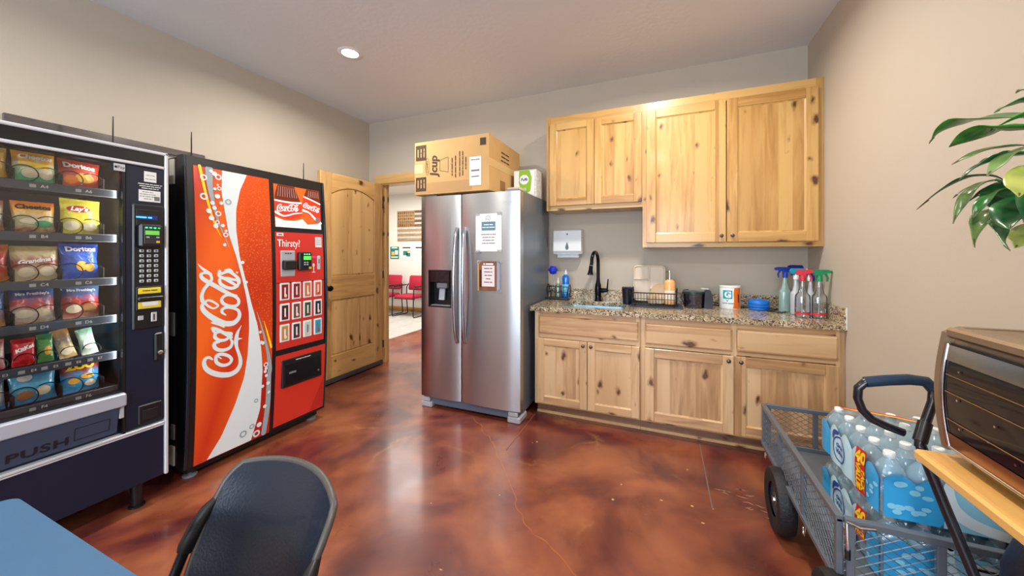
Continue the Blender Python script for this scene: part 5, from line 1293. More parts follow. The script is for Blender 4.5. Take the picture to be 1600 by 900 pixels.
blue_h = mat('trigger_blue', L(20,60,170), .35); cyan_h = mat('trigger_cyan', L(30,160,200), .35); red_h = mat('trigger_red', L(206,40,60), .35); green_h = mat('trigger_green', L(20,140,90), .35); navy_h = mat('trigger_navy', L(22,30,130), .35)
mint = thin('mint_plastic', (.70,.84,.82,1), gloss=.08, diff=.55, dcol=L(170,206,200), rough=.2)
milk = thin('milky_plastic', (.85,.88,.92,1), gloss=.08, diff=.7, dcol=L(214,220,228), rough=.2)
redb = mat('print_red_band', L(214,44,50), .4)
spray('pale mint spray bottle with blue trigger, leftmost of the corner bottles', .862, 3.30, .27, mint, blue_h, blue_h, 10)
spray('white spray bottle with cyan trigger just left of the red trigger bottle', .900, 3.195, .265, milk, cyan_h, M['white'], 190, w=.036)
spray('clear spray bottle with red trigger and red band, at the counter front', .897, 3.055, .262, M['clear'], red_h, red_h, 175, band=redb, w=.044)
spray('milky spray bottle with navy trigger and white nozzle, between red and green ones', .986, 3.205, .255, milk, navy_h, M['white'], 95, w=.036)
spray('clear spray bottle with green trigger and red band, nearest the right wall', .988, 3.05, .262, M['clear'], green_h, green_h, 185, band=redb, w=.043)
spray('tall spray bottle with dark blue trigger at the back of the corner', .955, 3.36, .285, mint, navy_h, navy_h, 20, w=.04)

# ================================================================ mesh utility cart against the right wall
CA = thing('utility_cart', 'grey steel mesh utility cart with black pull handle and rubber tires', 'cart', (0, 0, 0))
cm = mat('cart_grey_steel', L(112,120,130), .4, metal=.4)
X0c, X1c, Y0c, Y1c, ZB, ZT = .548, 1.035, 1.525, 2.50, .255, .47
def rail(pts, parent=CA, name='rail', r=.0105): return MB().tube(pts, r, 4).build(name, cm, parent)
def bar(x0, x1, y0, y1, z0, z1, name='frame_bar', p=CA): return bx(x0, x1, y0, y1, z0, z1, b=.002).build(name, cm, p)
q = .011
def mesh_panel(name, A, U, V, nu, nv):
    """diamond expanded-metal panel: corner A, edge vectors U and V"""
    A, U, V = Vector(A), Vector(U), Vector(V); g = MB()
    lu, lv = U.length, V.length; step = .03
    k = -lv
    nrm = U.normalized().cross(V.normalized())
    def seg(p, q_):
        P, Q = A+U*(p[0]/lu)+V*(p[1]/lv), A+U*(q_[0]/lu)+V*(q_[1]/lv)
        g.tube([P, Q], .0016, 4, caps=False)
    sl = 1.6
    c = -lv*sl
    while c < lu:
        a0, a1 = c, c+lv*sl
        s0 = max(0, -a0)/ (lv*sl) if a0 < 0 else 0
        s1 = 1 if a1 <= lu else 1-(a1-lu)/(lv*sl)
        if s1 > s0:
            seg((a0+s0*lv*sl, s0*lv), (a0+s1*lv*sl, s1*lv)); seg((a0+s0*lv*sl, lv-s0*lv), (a0+s1*lv*sl, lv-s1*lv))
        c += step*1.5
    return g
def side(name, x, lab=None):
    s = bar(x-q, x+q, Y0c, Y1c, ZT-q, ZT+q, name)
    bar(x-q, x+q, Y0c, Y1c, ZB-q, ZB+q, 'bottom_rail', s)
    for y in (Y0c+q, Y0c+.33, Y0c+.66, Y1c-q): bar(x-q*.8, x+q*.8, y-q, y+q, ZB, ZT, 'post', s)
    o = mesh_panel('m', (x, Y0c, ZB), (0, Y1c-Y0c, 0), (0, 0, ZT-ZB), 0, 0).build('wire_mesh', cm, s); o['kind'] = 'stuff'
    return s
side('side_panel', X0c); side('side_panel', X1c)
for y in (Y0c, Y1c):
    s = bar(X0c+q, X1c-q, y-q, y+q, ZT-q, ZT+q, 'end_panel')
    bar(X0c+q, X1c-q, y-q, y+q, ZB-q, ZB+q, 'bottom_rail', s)
    for x in (X0c+.026, (X0c+X1c)/2, X1c-.026): bar(x-q, x+q, y-q*.8, y+q*.8, ZB, ZT, 'post', s)
    o = mesh_panel('m', (X0c+q, y, ZB), (X1c-X0c-2*q, 0, 0), (0, 0, ZT-ZB), 0, 0).build('wire_mesh', cm, s); o['kind'] = 'stuff'
bed = bar(X0c, X1c, Y0c, Y1c, ZB-.02, ZB-.011, 'bed')
# latches
for (x, y, z) in ((X0c-.014, 1.78, ZB-.01), (X0c-.014, 2.36, ZB-.005)):
    MB().tube([(x, y, z+.012), (x-.004, y, z-.02), (x-.002, y+.02, z-.03), (x, y+.03, z-.005)], .004, 6).build('latch_pin', M['chrome'], CA, smooth=60)
MB().tube([(X0c+.012, Y0c-.014, ZT+.002), (X0c+.012, Y0c-.018, ZT-.05), (X0c+.014, Y0c-.018, ZT-.085)], .005, 6).build('corner_pin', M['chrome'], CA, smooth=60)
MB().tube([(X0c+.012, Y0c-.016, ZT+.003), (X0c+.045, Y0c-.022, ZT-.004), (X0c+.085, Y0c-.016, ZT-.002)], .0045, 6).build('corner_pin', M['chrome'], CA, smooth=60)
MB().tube([(X0c+.014, Y0c-.018, ZT-.085), (X0c+.014, Y0c-.018, ZT-.115)], .008, 8).build('pin_sleeve', M['black'], CA)
# wheels on axles
tire = mat('tire_rubber', L(24,25,30), .6, bump=(90,.4))
for y in (1.49, 2.13):
    MB().tube([(.55, y, .145), (1.03, y, .145)], .009, 8).build('axle', cm, CA)
    for x, s_ in ((.535, -1), (1.0, 1)):
        wh = MB().lathe([(.075,-.030),(.12,-.038),(.138,-.034),(.145,-.018),(.146,0),(.145,.018),(.138,.034),(.12,.038),(.075,.030)], 30, (x, y, .146), axis='x', cap=False).build('wheel', tire, CA, smooth=50)
        MB().lathe([(.0,-.02*1),(.03,-.022),(.034,-.012),(.078,-.020),(.080,.0),(.078,.020),(.034,.012),(.03,.022),(0,.02)], 24, (x, y, .146), axis='x', cap=False).build('rim', mat('rim_grey', L(86,90,98), .4, metal=.5), wh, smooth=40)
        MB().lathe([(.012,-.03),(.014,-.022),(.014,.022),(.012,.03)], 10, (x, y, .146), axis='x').build('hub', M['chrome'], wh)
for y in (1.545, 2.13):
    for x in (.60, .94): bar(x-.015, x+.015, y-.02, y+.02, .145, ZB-.02, 'axle_bracket')
# pull handle: long shaft with a padded loop grip
hb = mat('handle_black', L(20,24,34), .25, coat=.3)
sh0 = Vector((.775, 1.44, .16)); 
HL = [(.84,1.31,.13),(.805,1.305,.27),(.779,1.30,.385),(.748,1.32,.518),(.708,1.34,.659),(.672,1.355,.79),(.664,1.36,.825)]
MB().tube(HL, .0125, 10).build('handle_shaft', hb, CA, smooth=60)
LP = [(.662,1.358,.815),(.664,1.36,.83),(.685,1.38,.878),(.71,1.40,.932),(.719,1.415,.965),(.705,1.42,.983),(.669,1.42,.984),(.62,1.42,.975),(.571,1.42,.963),(.555,1.42,.943),(.553,1.42,.912),(.564,1.42,.878),(.586,1.42,.853),(.62,1.42,.838),(.658,1.42,.826)]
MB().tube(LP, .0115, 10).build('handle_loop', hb, CA, smooth=60)
MB().tube(LP[4:9], .0155, 12).build('grip', mat('grip_foam', L(26,50,72), .35), CA, smooth=60)
MB().tube(LP[1:3], .0155, 12).build('handle_clamp', M['black'], CA, smooth=60)
MB().tube([(.80,1.31,.13),(.88,1.31,.13)], .012, 8).build('tongue_pivot', cm, CA)
MB().tube([(.84,1.31,.135),(.83,1.54,.23)], .013, 8).build('tongue', cm, CA)

# ---- shrink-wrapped water packs standing in the cart
waterm = thin('bottle_clear', (.84,.95,.98,1), gloss=.14, diff=.72, dcol=L(168,224,248), rough=.08)
capm = mat('cap_white', L(238,242,244), .4)
blab = mat('label_blue', L(80,184,236), .4, var=(22,.12))
film = thin('shrink_film', (.95,.98,1,1), gloss=.08, diff=.17, dcol=L(220,238,246), rough=.12, bump=(14,.6), fres=1.25)
bprint = mat('film_blue_print', L(56,168,226), .25)
wprint = mat('film_white_print', L(228,242,248), .3)
nprint = mat('film_navy_print', L(28,62,150), .35)
rprint = mat('film_red_print', L(206,40,36), .4); yprint = mat('film_yellow_print', L(252,206,40), .4)
def pack(label, x0, y0, z0, nx, ny, px, py):
    t = thing('water_pack', label, 'water bottles', (x0, y0, z0), 0, 'shrink-wrapped packs of water bottles in the cart')
    b0 = None
    for i in range(nx):
        for j in range(ny):
            p = (px*(i+.5), py*(j+.5), 0)
            if b0 is None:
                r = .0415
                b0 = MB().lathe([(0,.004),(r*.7,0),(r*.98,.006),(r,.02),(r*.95,.028),(r,.036),(r,.045),(r*.94,.052),(r*.94,.115),(r,.122),(r,.135),(r*.80,.158),(r*.45,.178),(.0145,.185),(.0145,.190)], 16).build('bottle', waterm, t, smooth=50)
                MB().lathe([(.0165,.186),(.0165,.202),(.0145,.205),(0,.205)], 12).build('cap', capm, b0, smooth=40)
                MB().lathe([(r*.955,.053),(r*.955,.114)], 16, cap=False).build('label', blab, b0, smooth=60)
                b0.location = p
            else:
                c_ = b0.copy(); COL.objects.link(c_); c_.location = p
                for ch in b0.children:
                    d = ch.copy(); COL.objects.link(d); d.parent = c_
    Wd, Dp = nx*px, ny*py
    # film: side skirt hugging the bottles, shoulder and top with cap bumps
    def side_pt(s, v):
        s = s % 4; k = int(s); f_ = s-k
        nn = nx if k in (0, 2) else ny
        sc = .006*abs(sin(pi*f_*nn))-.002
        x, y = [(f_*Wd, -sc), (Wd+sc, f_*Dp), ((1-f_)*Wd, Dp+sc), (-sc, (1-f_)*Dp)][k]
        ins = 0 if v < .62 else .030*((v-.62)/.38)**1.1
        cxm, cym = Wd/2, Dp/2
        x = cxm+(x-cxm)*(1-2*ins/Wd); y = cym+(y-cym)*(1-2*ins/Dp)
        return (x, y, .004+v*.19)
    g = MB(); nS, nV = 96, 8
    g.v = [side_pt(4*i/nS, j/nV) for j in range(nV+1) for i in range(nS)]
    g.f = [(j*nS+i, j*nS+(i+1) % nS, (j+1)*nS+(i+1) % nS, (j+1)*nS+i) for j in range(nV) for i in range(nS)]
    def top_pt(u, v):
        x, y = u*Wd, v*Dp
        bmp = .012*(abs(sin(pi*x/px))*abs(sin(pi*y/py)))
        e = min(u, 1-u, v, 1-v); x = Wd/2+(x-Wd/2)*(1-.06/Wd); y = Dp/2+(y-Dp/2)*(1-.06/Dp)
        return (x, y, .196+bmp*min(1, e*12))
    g.grid(top_pt, 24, 24)
    g.build('shrink_film', film, t, smooth=60)
    def fx(off): return lambda a, z: (-.006*abs(sin(pi*a/py))+(.0 if z < .125 else (z-.125)*.10)-off, a, z)        # -X face: a runs along +Y, seen mirrored
    def fy(off): return lambda a, z: (a, -.005-off, z)
    return t, Wd, Dp, fx, fy
PX, PY = .086, .095
def decorate(t, Wd, Dp, fx, fy, seed, top):
    rnd = random.Random(seed)
    dp = bpy.data.materials.get('droplet_pale') or mat('droplet_pale', L(140,212,240), .3)
    pale = bpy.data.materials.get('film_pale_panel') or mat('film_pale_panel', L(190,228,242), .25)
    # near face: blue field with pale droplets, then a broad white swash
    MB().grid(lambda u, v: (lambda a: fy(.003)(a, .008+(.120+.026*abs(sin(pi*a/PX)))*v))(.004+(.125+.030*sin(3*v+.4))*u), 16, 8).build('blue_print', bprint, t)
    for k in range(12):
        MB().disc((.022+rnd.random()*.095, .025+rnd.random()*.105), .011+.004*rnd.random(), .007+.003*rnd.random(), fy(.0045+k*.0002), 14).build('droplet_print', dp, t)
    MB().stroke([(.165,.165,.016),(.160,.12,.030),(.172,.075,.036),(.215,.040,.034),(.29,.020,.028),(.34,.018,.020)], fy(.0045)).build('white_print', wprint, t)
    MB().stroke([(.215,.13,.016),(.228,.105,.020),(.255,.092,.014)], fy(.005)).build('white_print', wprint, t)
    MB().grid(lambda u, v: fy(.0028)(.15+.19*u, .008+.140*v), 8, 4).build('pale_panel', mat('film_frost', L(150,214,238), .3) if 'film_frost' not in bpy.data.materials else bpy.data.materials['film_frost'], t)
    # the face towards the room: ribbon near the corner, logo panel, blue ends
    f0 = fx(.0035); f1 = fx(.005); f2 = fx(.0065)
    MB().grid(lambda u, v: (lambda a: f0(a, .008+(.118+.030*abs(sin(pi*a/PY)))*v))(.003+PY*.90*u), 12, 6).build('blue_print', bprint, t)
    for k in range(5): MB().disc((.015+.06*rnd.random(), .03+.10*rnd.random()), .011, .007, fx(.005+k*.0002), 14).build('droplet_print', dp, t)
    a0 = PY*1.16
    z0, z1 = (.008, .168) if top else (.055, .168)
    MB().grid(lambda u, v: f1(a0-.028+.062*u+.006*sin(v*3), z0+(z1-z0)*v), 6, 8).build('value_ribbon', rprint, t)
    txt('40', .056, lambda a, b_: f2(a0+.004-a, z1-.032+b_), yprint, t, bold=.003)
    if top:
        txt('VALUE', .034, lambda a, b_: f2(a0+.016-b_, .066-a), yprint, t, bold=.002, sx=.95)
        txt('PACK', .030, lambda a, b_: f2(a0-.012-b_, .060-a), yprint, t, bold=.002, sx=.95)
    else:
        txt('VALUE', .020, lambda a, b_: f2(a0+.004-a, .098+b_), yprint, t, bold=.001)
        txt('PACK', .020, lambda a, b_: f2(a0+.004-a, .076+b_), yprint, t, bold=.001)
    MB().grid(lambda u, v: (lambda a: f0(a, .006+(.122+.034*abs(sin(pi*a/PY)))*v))(PY*1.55+PY*2.45*u), 28, 6).build('pale_panel', pale, t)
    MB().ring((PY*3.0, .078), .046, .052, f1, 28).build('logo_ring', nprint, t)
    MB().stroke([(PY*3.2,.140,.016),(PY*3.45,.134,.020),(PY*3.55,.110,.010)], f1).build('logo_swash', nprint, t)
    txt('Great', .022, lambda a, b_: f2(PY*2.95-a, .092+b_), nprint, t, bold=.001)
    txt('Value', .026, lambda a, b_: f2(PY*2.95-a, .068+b_), nprint, t, bold=.001)
    MB().grid(lambda u, v: (lambda a: f0(a, .008+(.110+.030*abs(sin(pi*a/PY)))*v))(PY*4.0+PY*.97*u), 12, 4).build('blue_print', bprint, t)
PXX = .684
t, Wd, Dp, fx, fy = pack('lower pack of water bottles in printed film on the cart bed', PXX, 1.60, .2495, 4, 5, PX, PY)
decorate(t, Wd, Dp, fx, fy, 3, False)
bx(.20, .30, -.0115, -.0105, .06, .135).build('barcode_label', M['paper'], t)
for k in range(12): bx(.21+k*.0065, .213+k*.0065+(k % 3)*.001, -.0122, -.0116, .07, .088).build('barcode', M['ink'], t)
gtx('xxxxxx', .018, front(.25, -.0125, .12), M['ink'], t); gtx('xxxxxxxx xxxxx', .009, front(.25, -.0125, .103), M['ink'], t)
t, Wd, Dp, fx, fy = pack('upper pack of water bottles with 40 value pack ribbon, stacked on the lower', PXX, 1.60, .466, 4, 5, PX, PY)
decorate(t, Wd, Dp, fx, fy, 5, True)
MB().stroke([(.05,.425,.012),(.18,.40,.018),(.30,.36,.014)], lambda a, z: (a, z, .2095)).build('red_print', rprint, t)
MB().stroke([(.05,.412,.006),(.18,.388,.01),(.30,.35,.008)], lambda a, z: (a, z, .2105)).build('yellow_print', yprint, t)

# ================================================================ toaster oven on its wooden stand
SZ = .862
ST_ = thing('wooden_shelf', 'thick pale wooden shelf top under the toaster oven at the right edge', 'shelf', (0, 0, 0))
butch = wood('maple_top', L(230,180,106), L(212,158,84), L(150,96,44), axis='y', board=.06, knots=.3)
bx(.588, XR-.001, .35, 1.232, SZ-.028, SZ, b=.006).build('top', butch, ST_)
for y in (.46, 1.10):
    MB().prism([(XR-.001,SZ-.029),(.70,SZ-.029),(.70,SZ-.05),(XR-.05,SZ-.22),(XR-.001,SZ-.22)], 'y', y-.012, y+.012).build('bracket', M['grey'], ST_)
OV = thing('toaster_oven', 'bronze curved-front toaster oven with glass door on the wooden stand', 'toaster oven', (.640, .96, SZ+.0003), radians(-90))
# local: X along the front (toward the camera is +X), front looks along -Y (= world -X)
brz = mat('bronze_enamel', L(150,128,104), .32, metal=.55)
OW0, OW1, OD, OH = -.262, .262, .34, .300
for x in (OW0+.04, OW1-.04):
    for y in (.04, OD-.04): MB().lathe([(.014,0),(.016,.018)], 12, (x, y, 0)).build('foot', M['black'], OV)
def ofront(z): return -.014*sin(pi*min(1, max(0, (z-.018)/(OH-.018))))
zs = [.018+(OH-.018)*i/14 for i in range(15)]
pr = [(ofront(z)+.012, z) for z in zs]
prR = pr+[(.03, OH+.012), (OD-.03, OH+.012), (OD, OH-.015), (OD, .018)]
MB().prism(prR, 'x', OW0+.016, OW1-.016).build('housing', brz, OV, smooth=35)
for a, b_ in ((OW0, OW0+.018), (OW1-.018, OW1)):
    pp = [(ofront(z)-.004, z) for z in zs]+[(.025, OH+.014), (OD-.025, OH+.014), (OD+.004, OH-.02), (OD+.004, .014)]
    MB().prism(pp, 'x', a, b_).build('side_shell', brz, OV, smooth=35)
MB().box(OW0+.01, OW1-.01, -.004, .03, OH-.012, OH+.013, b=.006).build('top_lip', brz, OV)
og = lambda off: (lambda u, v, x0, x1, z0, z1: (x0+(x1-x0)*u, ofront(z0+(z1-z0)*v)+.008-off, z0+(z1-z0)*v))
dk = mat('oven_glass_dark', L(20,20,26), .06, spec=.45)
o6 = og(.006); o8 = og(.010); o9 = og(.012)
dx0, dx1 = OW0+.026, .150
dg = MB().grid(lambda u, v: o6(u, v, dx0, dx1, .03, OH-.022), 6, 14).build('door', M['blackmat'], OV, smooth=60)
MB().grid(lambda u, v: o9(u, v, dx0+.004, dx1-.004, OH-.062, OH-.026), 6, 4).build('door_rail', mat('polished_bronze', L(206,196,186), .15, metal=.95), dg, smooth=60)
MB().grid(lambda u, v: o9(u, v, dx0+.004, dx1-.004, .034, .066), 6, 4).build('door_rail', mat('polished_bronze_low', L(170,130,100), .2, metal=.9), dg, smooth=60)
MB().grid(lambda u, v: o8(u, v, dx0+.006, dx1-.006, .062, OH-.058), 6, 12).build('window', dk, dg, smooth=60)
ch_ = [o9(0, v/12, dx0+.002, dx1, .03, OH-.024) for v in range(13)]
MB().tube(ch_, .004, 8).build('chrome_edge', M['chrome'], dg, smooth=60)
MB().tube([o9(u/6, 0, dx0, dx1, .03, .2) for u in range(7)], .004, 8).build('chrome_edge', M['chrome'], dg, smooth=60)
for zz_ in (.10, .165, .205):
    MB().tube([o9(u/6, (zz_-.0)/.3, dx0+.012, dx1-.012, 0, .3) for u in range(7)], .0012, 6).build('rack_line', mat('rack_gold', L(150,120,80), .3, metal=.8), dg)
for x, zz_ in ((dx0+.05,.09),(dx0+.05,.155),(dx0+.05,.22),(dx0+.13,.10),(dx0+.15,.14),(dx0+.19,.085)):
    MB().disc((x, zz_), .0025, .0025, lambda a, z: (a, ofront(z)+.008-.013, z), 8).build('rivet', M['chrome'], dg)
MB().grid(lambda u, v: o6(u, v, .155, OW1-.022, .03, OH-.022), 3, 12).build('control_panel', brz, OV, smooth=60)
for zz_ in (.08, .15, .22): MB().lathe([(.022,0),(.020,-.018),(0,-.02)], 18, (.197, ofront(zz_)+.002, zz_), axis='y').build('knob', M['black'], OV, smooth=40)
for k in range(6): bx(OW0+.08+k*.06, OW0+.115+k*.06, .10, .24, OH+.0115, OH+.0128).build('vent_slot', M['blackmat'], OV)
# things low under the stand
WBN = thing('plastic_bin', 'white plastic bin whose rounded top shows at the lower right corner', 'bin', (.875, 1.06, 0), 0)
MB().prism(rrect(-.13, .13, -.22, .15, .04, 4), 'z', 0, .575).build('tub', M['white'], WBN)
MB().prism(rrect(-.145, .145, -.235, .165, .05, 5), 'z', .575, .598).build('lid', M['white'], WBN)
BG = thing('dark_bag', 'dark navy bag standing between the water packs and the white bin', 'bag', (.945, 1.405, .0))
g = MB().lathe([(0,0),(.09,.0),(.098,.06),(.096,.30),(.09,.50),(.065,.58),(.04,.61),(.0,.615)], 20, sy=.85)
g.v = [(x*(1+.05*sin(9*z+5*y*10)), y*(1+.06*sin(13*z+x*30)), z) for x, y, z in g.v]
g.build('sack', mat('bag_navy', L(24,28,48), .5, bump=(16,.6)), BG, smooth=60)
MB().tube([(-.04,0,.60),(-.03,0,.66),(.03,0,.66),(.04,0,.60)], .006, 6).build('strap', M['black'], BG, smooth=60)

# ================================================================ peace lily on the oven
PT = thing('potted_plant', 'peace lily with long drooping glossy green leaves at the right edge', 'plant', (.835, 1.03, SZ+.3145))
MB().lathe([(.07,0),(.075,.004),(.095,.13),(.100,.15),(.092,.15),(.085,.128),(0,.125)], 24).build('pot', mat('pot_white', L(224,220,212), .4), PT, smooth=40)
MB().lathe([(0,.127),(.084,.127),(.08,.131),(0,.134)], 20).build('soil', mat('soil_dark', L(52,40,32), .9), PT)
def leafmat(name, c1, c2):
    m, nt, P = nodes(name); lk = nt.links.new
    tc = N(nt, 'ShaderNodeTexCoord'); nz = N(nt, 'ShaderNodeTexNoise'); nz.inputs['Scale'].default_value = 22; nz.inputs['Detail'].default_value = 3; lk(tc.outputs['Object'], nz.inputs['Vector'])
    r = ramp(nt, [(.35, c1), (.65, c2)]); lk(nz.outputs[0], r.inputs[0]); lk(r.outputs[0], P.inputs['Base Color'])
    P.inputs['Roughness'].default_value = .28; P.inputs['Subsurface Weight'].default_value = .0; P.inputs['Coat Weight'].default_value = .2
    return m
LM = [leafmat('leaf_green', L(26,92,30), L(60,140,50)), leafmat('leaf_deep', L(22,76,36), L(44,110,56)), leafmat('leaf_olive', L(84,112,60), L(120,146,84)), leafmat('leaf_yellow', L(130,148,60), L(172,176,92))]
stemm = mat('leaf_stem', L(70,120,56), .45); tipm = mat('leaf_tip_brown', L(90,60,40), .6)
def leaf(start, mid, tip, w, m_, twist=0, base=(0,0,.13), fold=.25):
    """a petiole from the pot to the blade's start, then a pointed blade bending through mid to the tip (local coordinates)"""
    b0, s0, t0_ = Vector(base), Vector(start), Vector(tip)
    m0 = Vector(mid)*2-(s0+t0_)*.5
    MB().tube([b0, b0.lerp(s0, .5)+Vector((0,0,.04)), s0], [.004,.0032,.0024], 6).build('petiole', stemm, PT)
    n_ = 16; C = []
    for i in range(n_+1):
        u = i/n_; C.append(s0*(1-u)**2+m0*2*u*(1-u)+t0_*u*u)
    vs = []
    for i, c in enumerate(C):
        u = i/n_
        d = (C[min(i+1, n_)]-C[max(i-1, 0)]).normalized()
        sd = d.cross(Vector((0,0,1)));
        sd = sd.normalized() if sd.length > .05 else Vector((0,1,0))
        up = sd.cross(d)
        a = twist*u+(.18*sin(u*7+twist*3))
        sd2 = sd*cos(a)+up*sin(a); up2 = up*cos(a)-sd*sin(a)
        wd = w*(sin(pi*u**.8)**.8 if 0 < u < 1 else 0)*(1-.45*u*u)
        wd = max(wd, .0008)
        for k in (-1, -.5, 0, .5, 1):
            vs.append(c+sd2*wd*k+up2*(fold*wd*abs(k)+.04*wd*sin(18*u+k)))
    fs = [(i*5+k, i*5+k+1, (i+1)*5+k+1, (i+1)*5+k) for i in range(n_) for k in range(4)]
    q0 = len(vs); 
    mb = MB(); mb.add(vs, fs)
    o = mb.build('leaf', m_, PT, smooth=80)
    sm = o.modifiers.new('thickness', 'SOLIDIFY'); sm.thickness = .0012; sm.offset = 0
    MB().tube([C[-3], C[-2], C[-1]], [.0022,.0016,.0006], 5).build('leaf_tip', tipm, o)
leaf((-0.165, 0.002, 0.438),(-0.205, 0.122, 0.474),(-0.235, 0.165, 0.443),0.032,LM[0],0.2)
leaf((-0.185, -0.035, 0.404),(-0.225, 0.01, 0.421),(-0.255, 0.062, 0.409),0.038,LM[0],-0.3)
leaf((-0.125, 0.037, 0.476),(-0.165, 0.042, 0.482),(-0.195, 0.048, 0.469),0.022,LM[0],0.2)
leaf((-0.145, 0.046, 0.395),(-0.185, 0.086, 0.4),(-0.215, 0.129, 0.382),0.014,LM[2],0.9)
leaf((-0.105, 0.094, 0.387),(-0.145, 0.113, 0.391),(-0.175, 0.124, 0.378),0.024,LM[1],0.3)
leaf((-0.175, -0.007, 0.384),(-0.215, -0.01, 0.362),(-0.245, -0.02, 0.328),0.017,LM[2],0.6)
leaf((-0.165, 0.072, 0.33),(-0.205, 0.113, 0.344),(-0.235, 0.212, 0.288),0.015,LM[1],0.5)
leaf((-0.135, 0.137, 0.34),(-0.175, 0.139, 0.332),(-0.205, 0.144, 0.306),0.008,LM[2],0.2)
leaf((-0.155, 0.112, 0.34),(-0.195, 0.118, 0.309),(-0.225, 0.106, 0.244),0.014,LM[2],0.8)
leaf((-0.115, 0.122, 0.332),(-0.155, 0.117, 0.324),(-0.185, 0.13, 0.297),0.014,LM[1],0.6)
leaf((-0.165, 0.057, 0.281),(-0.205, 0.067, 0.249),(-0.235, 0.028, 0.189),0.017,LM[2],0.9)
leaf((-0.185, 0.042, 0.254),(-0.225, -0.01, 0.22),(-0.255, -0.087, 0.182),0.016,LM[1],1.2)
leaf((-0.125, 0.106, 0.336),(-0.165, 0.07, 0.291),(-0.195, 0.02, 0.247),0.038,LM[1],0.2)
leaf((-0.165, 0.02, 0.299),(-0.205, -0.019, 0.252),(-0.235, -0.054, 0.222),0.036,LM[1],-0.4)
leaf((-0.195, -0.026, 0.344),(-0.235, -0.077, 0.305),(-0.265, -0.12, 0.274),0.022,LM[3],0.2)
leaf((-0.145, 0.046, 0.237),(-0.185, 0.001, 0.207),(-0.215, -0.032, 0.187),0.02,LM[3],0.5)
leaf((-0.105, 0.042, 0.488),(-0.145, 0.046, 0.509),(-0.175, 0.03, 0.5),0.01,LM[1],0.4)
leaf((-0.165, -0.046, 0.369),(-0.205, -0.066, 0.288),(-0.235, -0.097, 0.195),0.03,LM[1],0.4)
leaf((-0.065, 0.063, 0.528),(-0.105, -0.026, 0.564),(-0.135, -0.036, 0.61),0.03,LM[0],0.3)
leaf((-0.015, 0.055, 0.478),(-0.055, -0.076, 0.504),(-0.085, -0.148, 0.426),0.035,LM[0],0.2)
leaf((0.015, 0.095, 0.375),(-0.025, -0.047, 0.385),(-0.055, -0.145, 0.265),0.035,LM[1],0.2)
leaf((-0.15,-0.02,0.36),(-0.20,0.03,0.37),(-0.24,0.06,0.335),0.026,LM[1],0.4)
leaf((-0.14,0.03,0.31),(-0.19,0.055,0.30),(-0.225,0.05,0.25),0.022,LM[0],0.5)
leaf((-0.12,-0.06,0.42),(-0.18,-0.03,0.44),(-0.23,0.0,0.42),0.026,LM[0],0.2)


# ================================================================ table and chair in the foreground
TBL = thing('table', 'slate blue laminate table with rounded corner in the lower left foreground', 'table', (0, 0, 0))
tmat = mat('blue_laminate', L(66,102,136), .38, var=(40,.03))
MB().prism(rrect(-1.512, -.32, -.42, .358, .035, 5), 'z', .714, .74).build('top', tmat, TBL)
for x in (-1.38, -.45):
    bx(x-.03, x+.03, -.07, .0, .06, .714, b=.006).build('column', M['grey'], TBL)
    bx(x-.035, x+.035, -.36, .30, .0, .05, b=.01).build('foot', M['grey'], TBL)
    bx(x-.03, x+.03, -.30, .24, .69, .714).build('bracket', M['grey'], TBL)
bx(-1.38, -.45, -.045, -.025, .40, .47).build('crossbar', M['grey'], TBL)
CH = thing('stacking_chair', 'black plastic stacking chair with rounded back pulled up to the blue table', 'chair', (-.885, .60, 0), radians(-5))
cb_ = mat('chair_back_black', L(11,23,40), .34, bump=(160,.10), coat=.15)
crim = mat('chair_rim', L(74,70,68), .4)
frame = mat('chair_tube_black', L(52,52,58), .22, metal=.85)
# backrest: shell curved in plan, flared back at the top, rounded corners (faces local -Y)
LEAN = [(.44,-.125),(.50,-.112),(.56,-.095),(.62,-.072),(.68,-.048),(.74,-.012),(.785,.022),(.80,.034)]
def lean(z):
    for (z0, y0), (z1, y1) in zip(LEAN, LEAN[1:]):
        if z <= z1: return y0+(y1-y0)*(z-z0)/(z1-z0)
    return LEAN[-1][1]
ZB0, ZB1 = .465, .79
def half(v):
    if v < .15: return .150+.055*sqrt(max(0, 1-((.15-v)/.15)**2))
    return .205+.006*(v-.15)
def cp_(s, v):
    hw_ = half(v); crown = .016*(1-abs(s)**2.2)
    if v > .80:
        e = (v-.80)/.20
        hw_ *= 1-.10*e**3
    z = ZB0+(ZB1-.016-ZB0)*v+crown*max(0, (v-.6)/.4)
    x = s*hw_
    return x, .050*(1-(x/.21)**2)+lean(z), z
def shell(off): return [(p[0], p[1]+off, p[2]) for j in range(25) for i in range(19) for p in (cp_(2*i/18-1, j/24),)]
g = MB(); A_ = shell(-.006); B_ = shell(.006); nA = len(A_)
fs = []
for j in range(24):
    for i in range(18):
        a = j*19+i; fs += [(a, a+1, a+20, a+19), (nA+a, nA+a+19, nA+a+20, nA+a+1)]
g.add(A_+B_, fs)
g.build('backrest', cb_, CH, smooth=60)
e2 = [cp_(-1, j/24) for j in range(24)]+[cp_(2*i/18-1, 1) for i in range(19)]+[cp_(1, j/24) for j in range(23, -1, -1)]
MB().tube(e2, .0085, 8).build('back_rim', crim, CH, smooth=60)
MB().tube([cp_(2*i/18-1, 0) for i in range(19)], .0085, 8).build('back_rim', crim, CH, smooth=60)
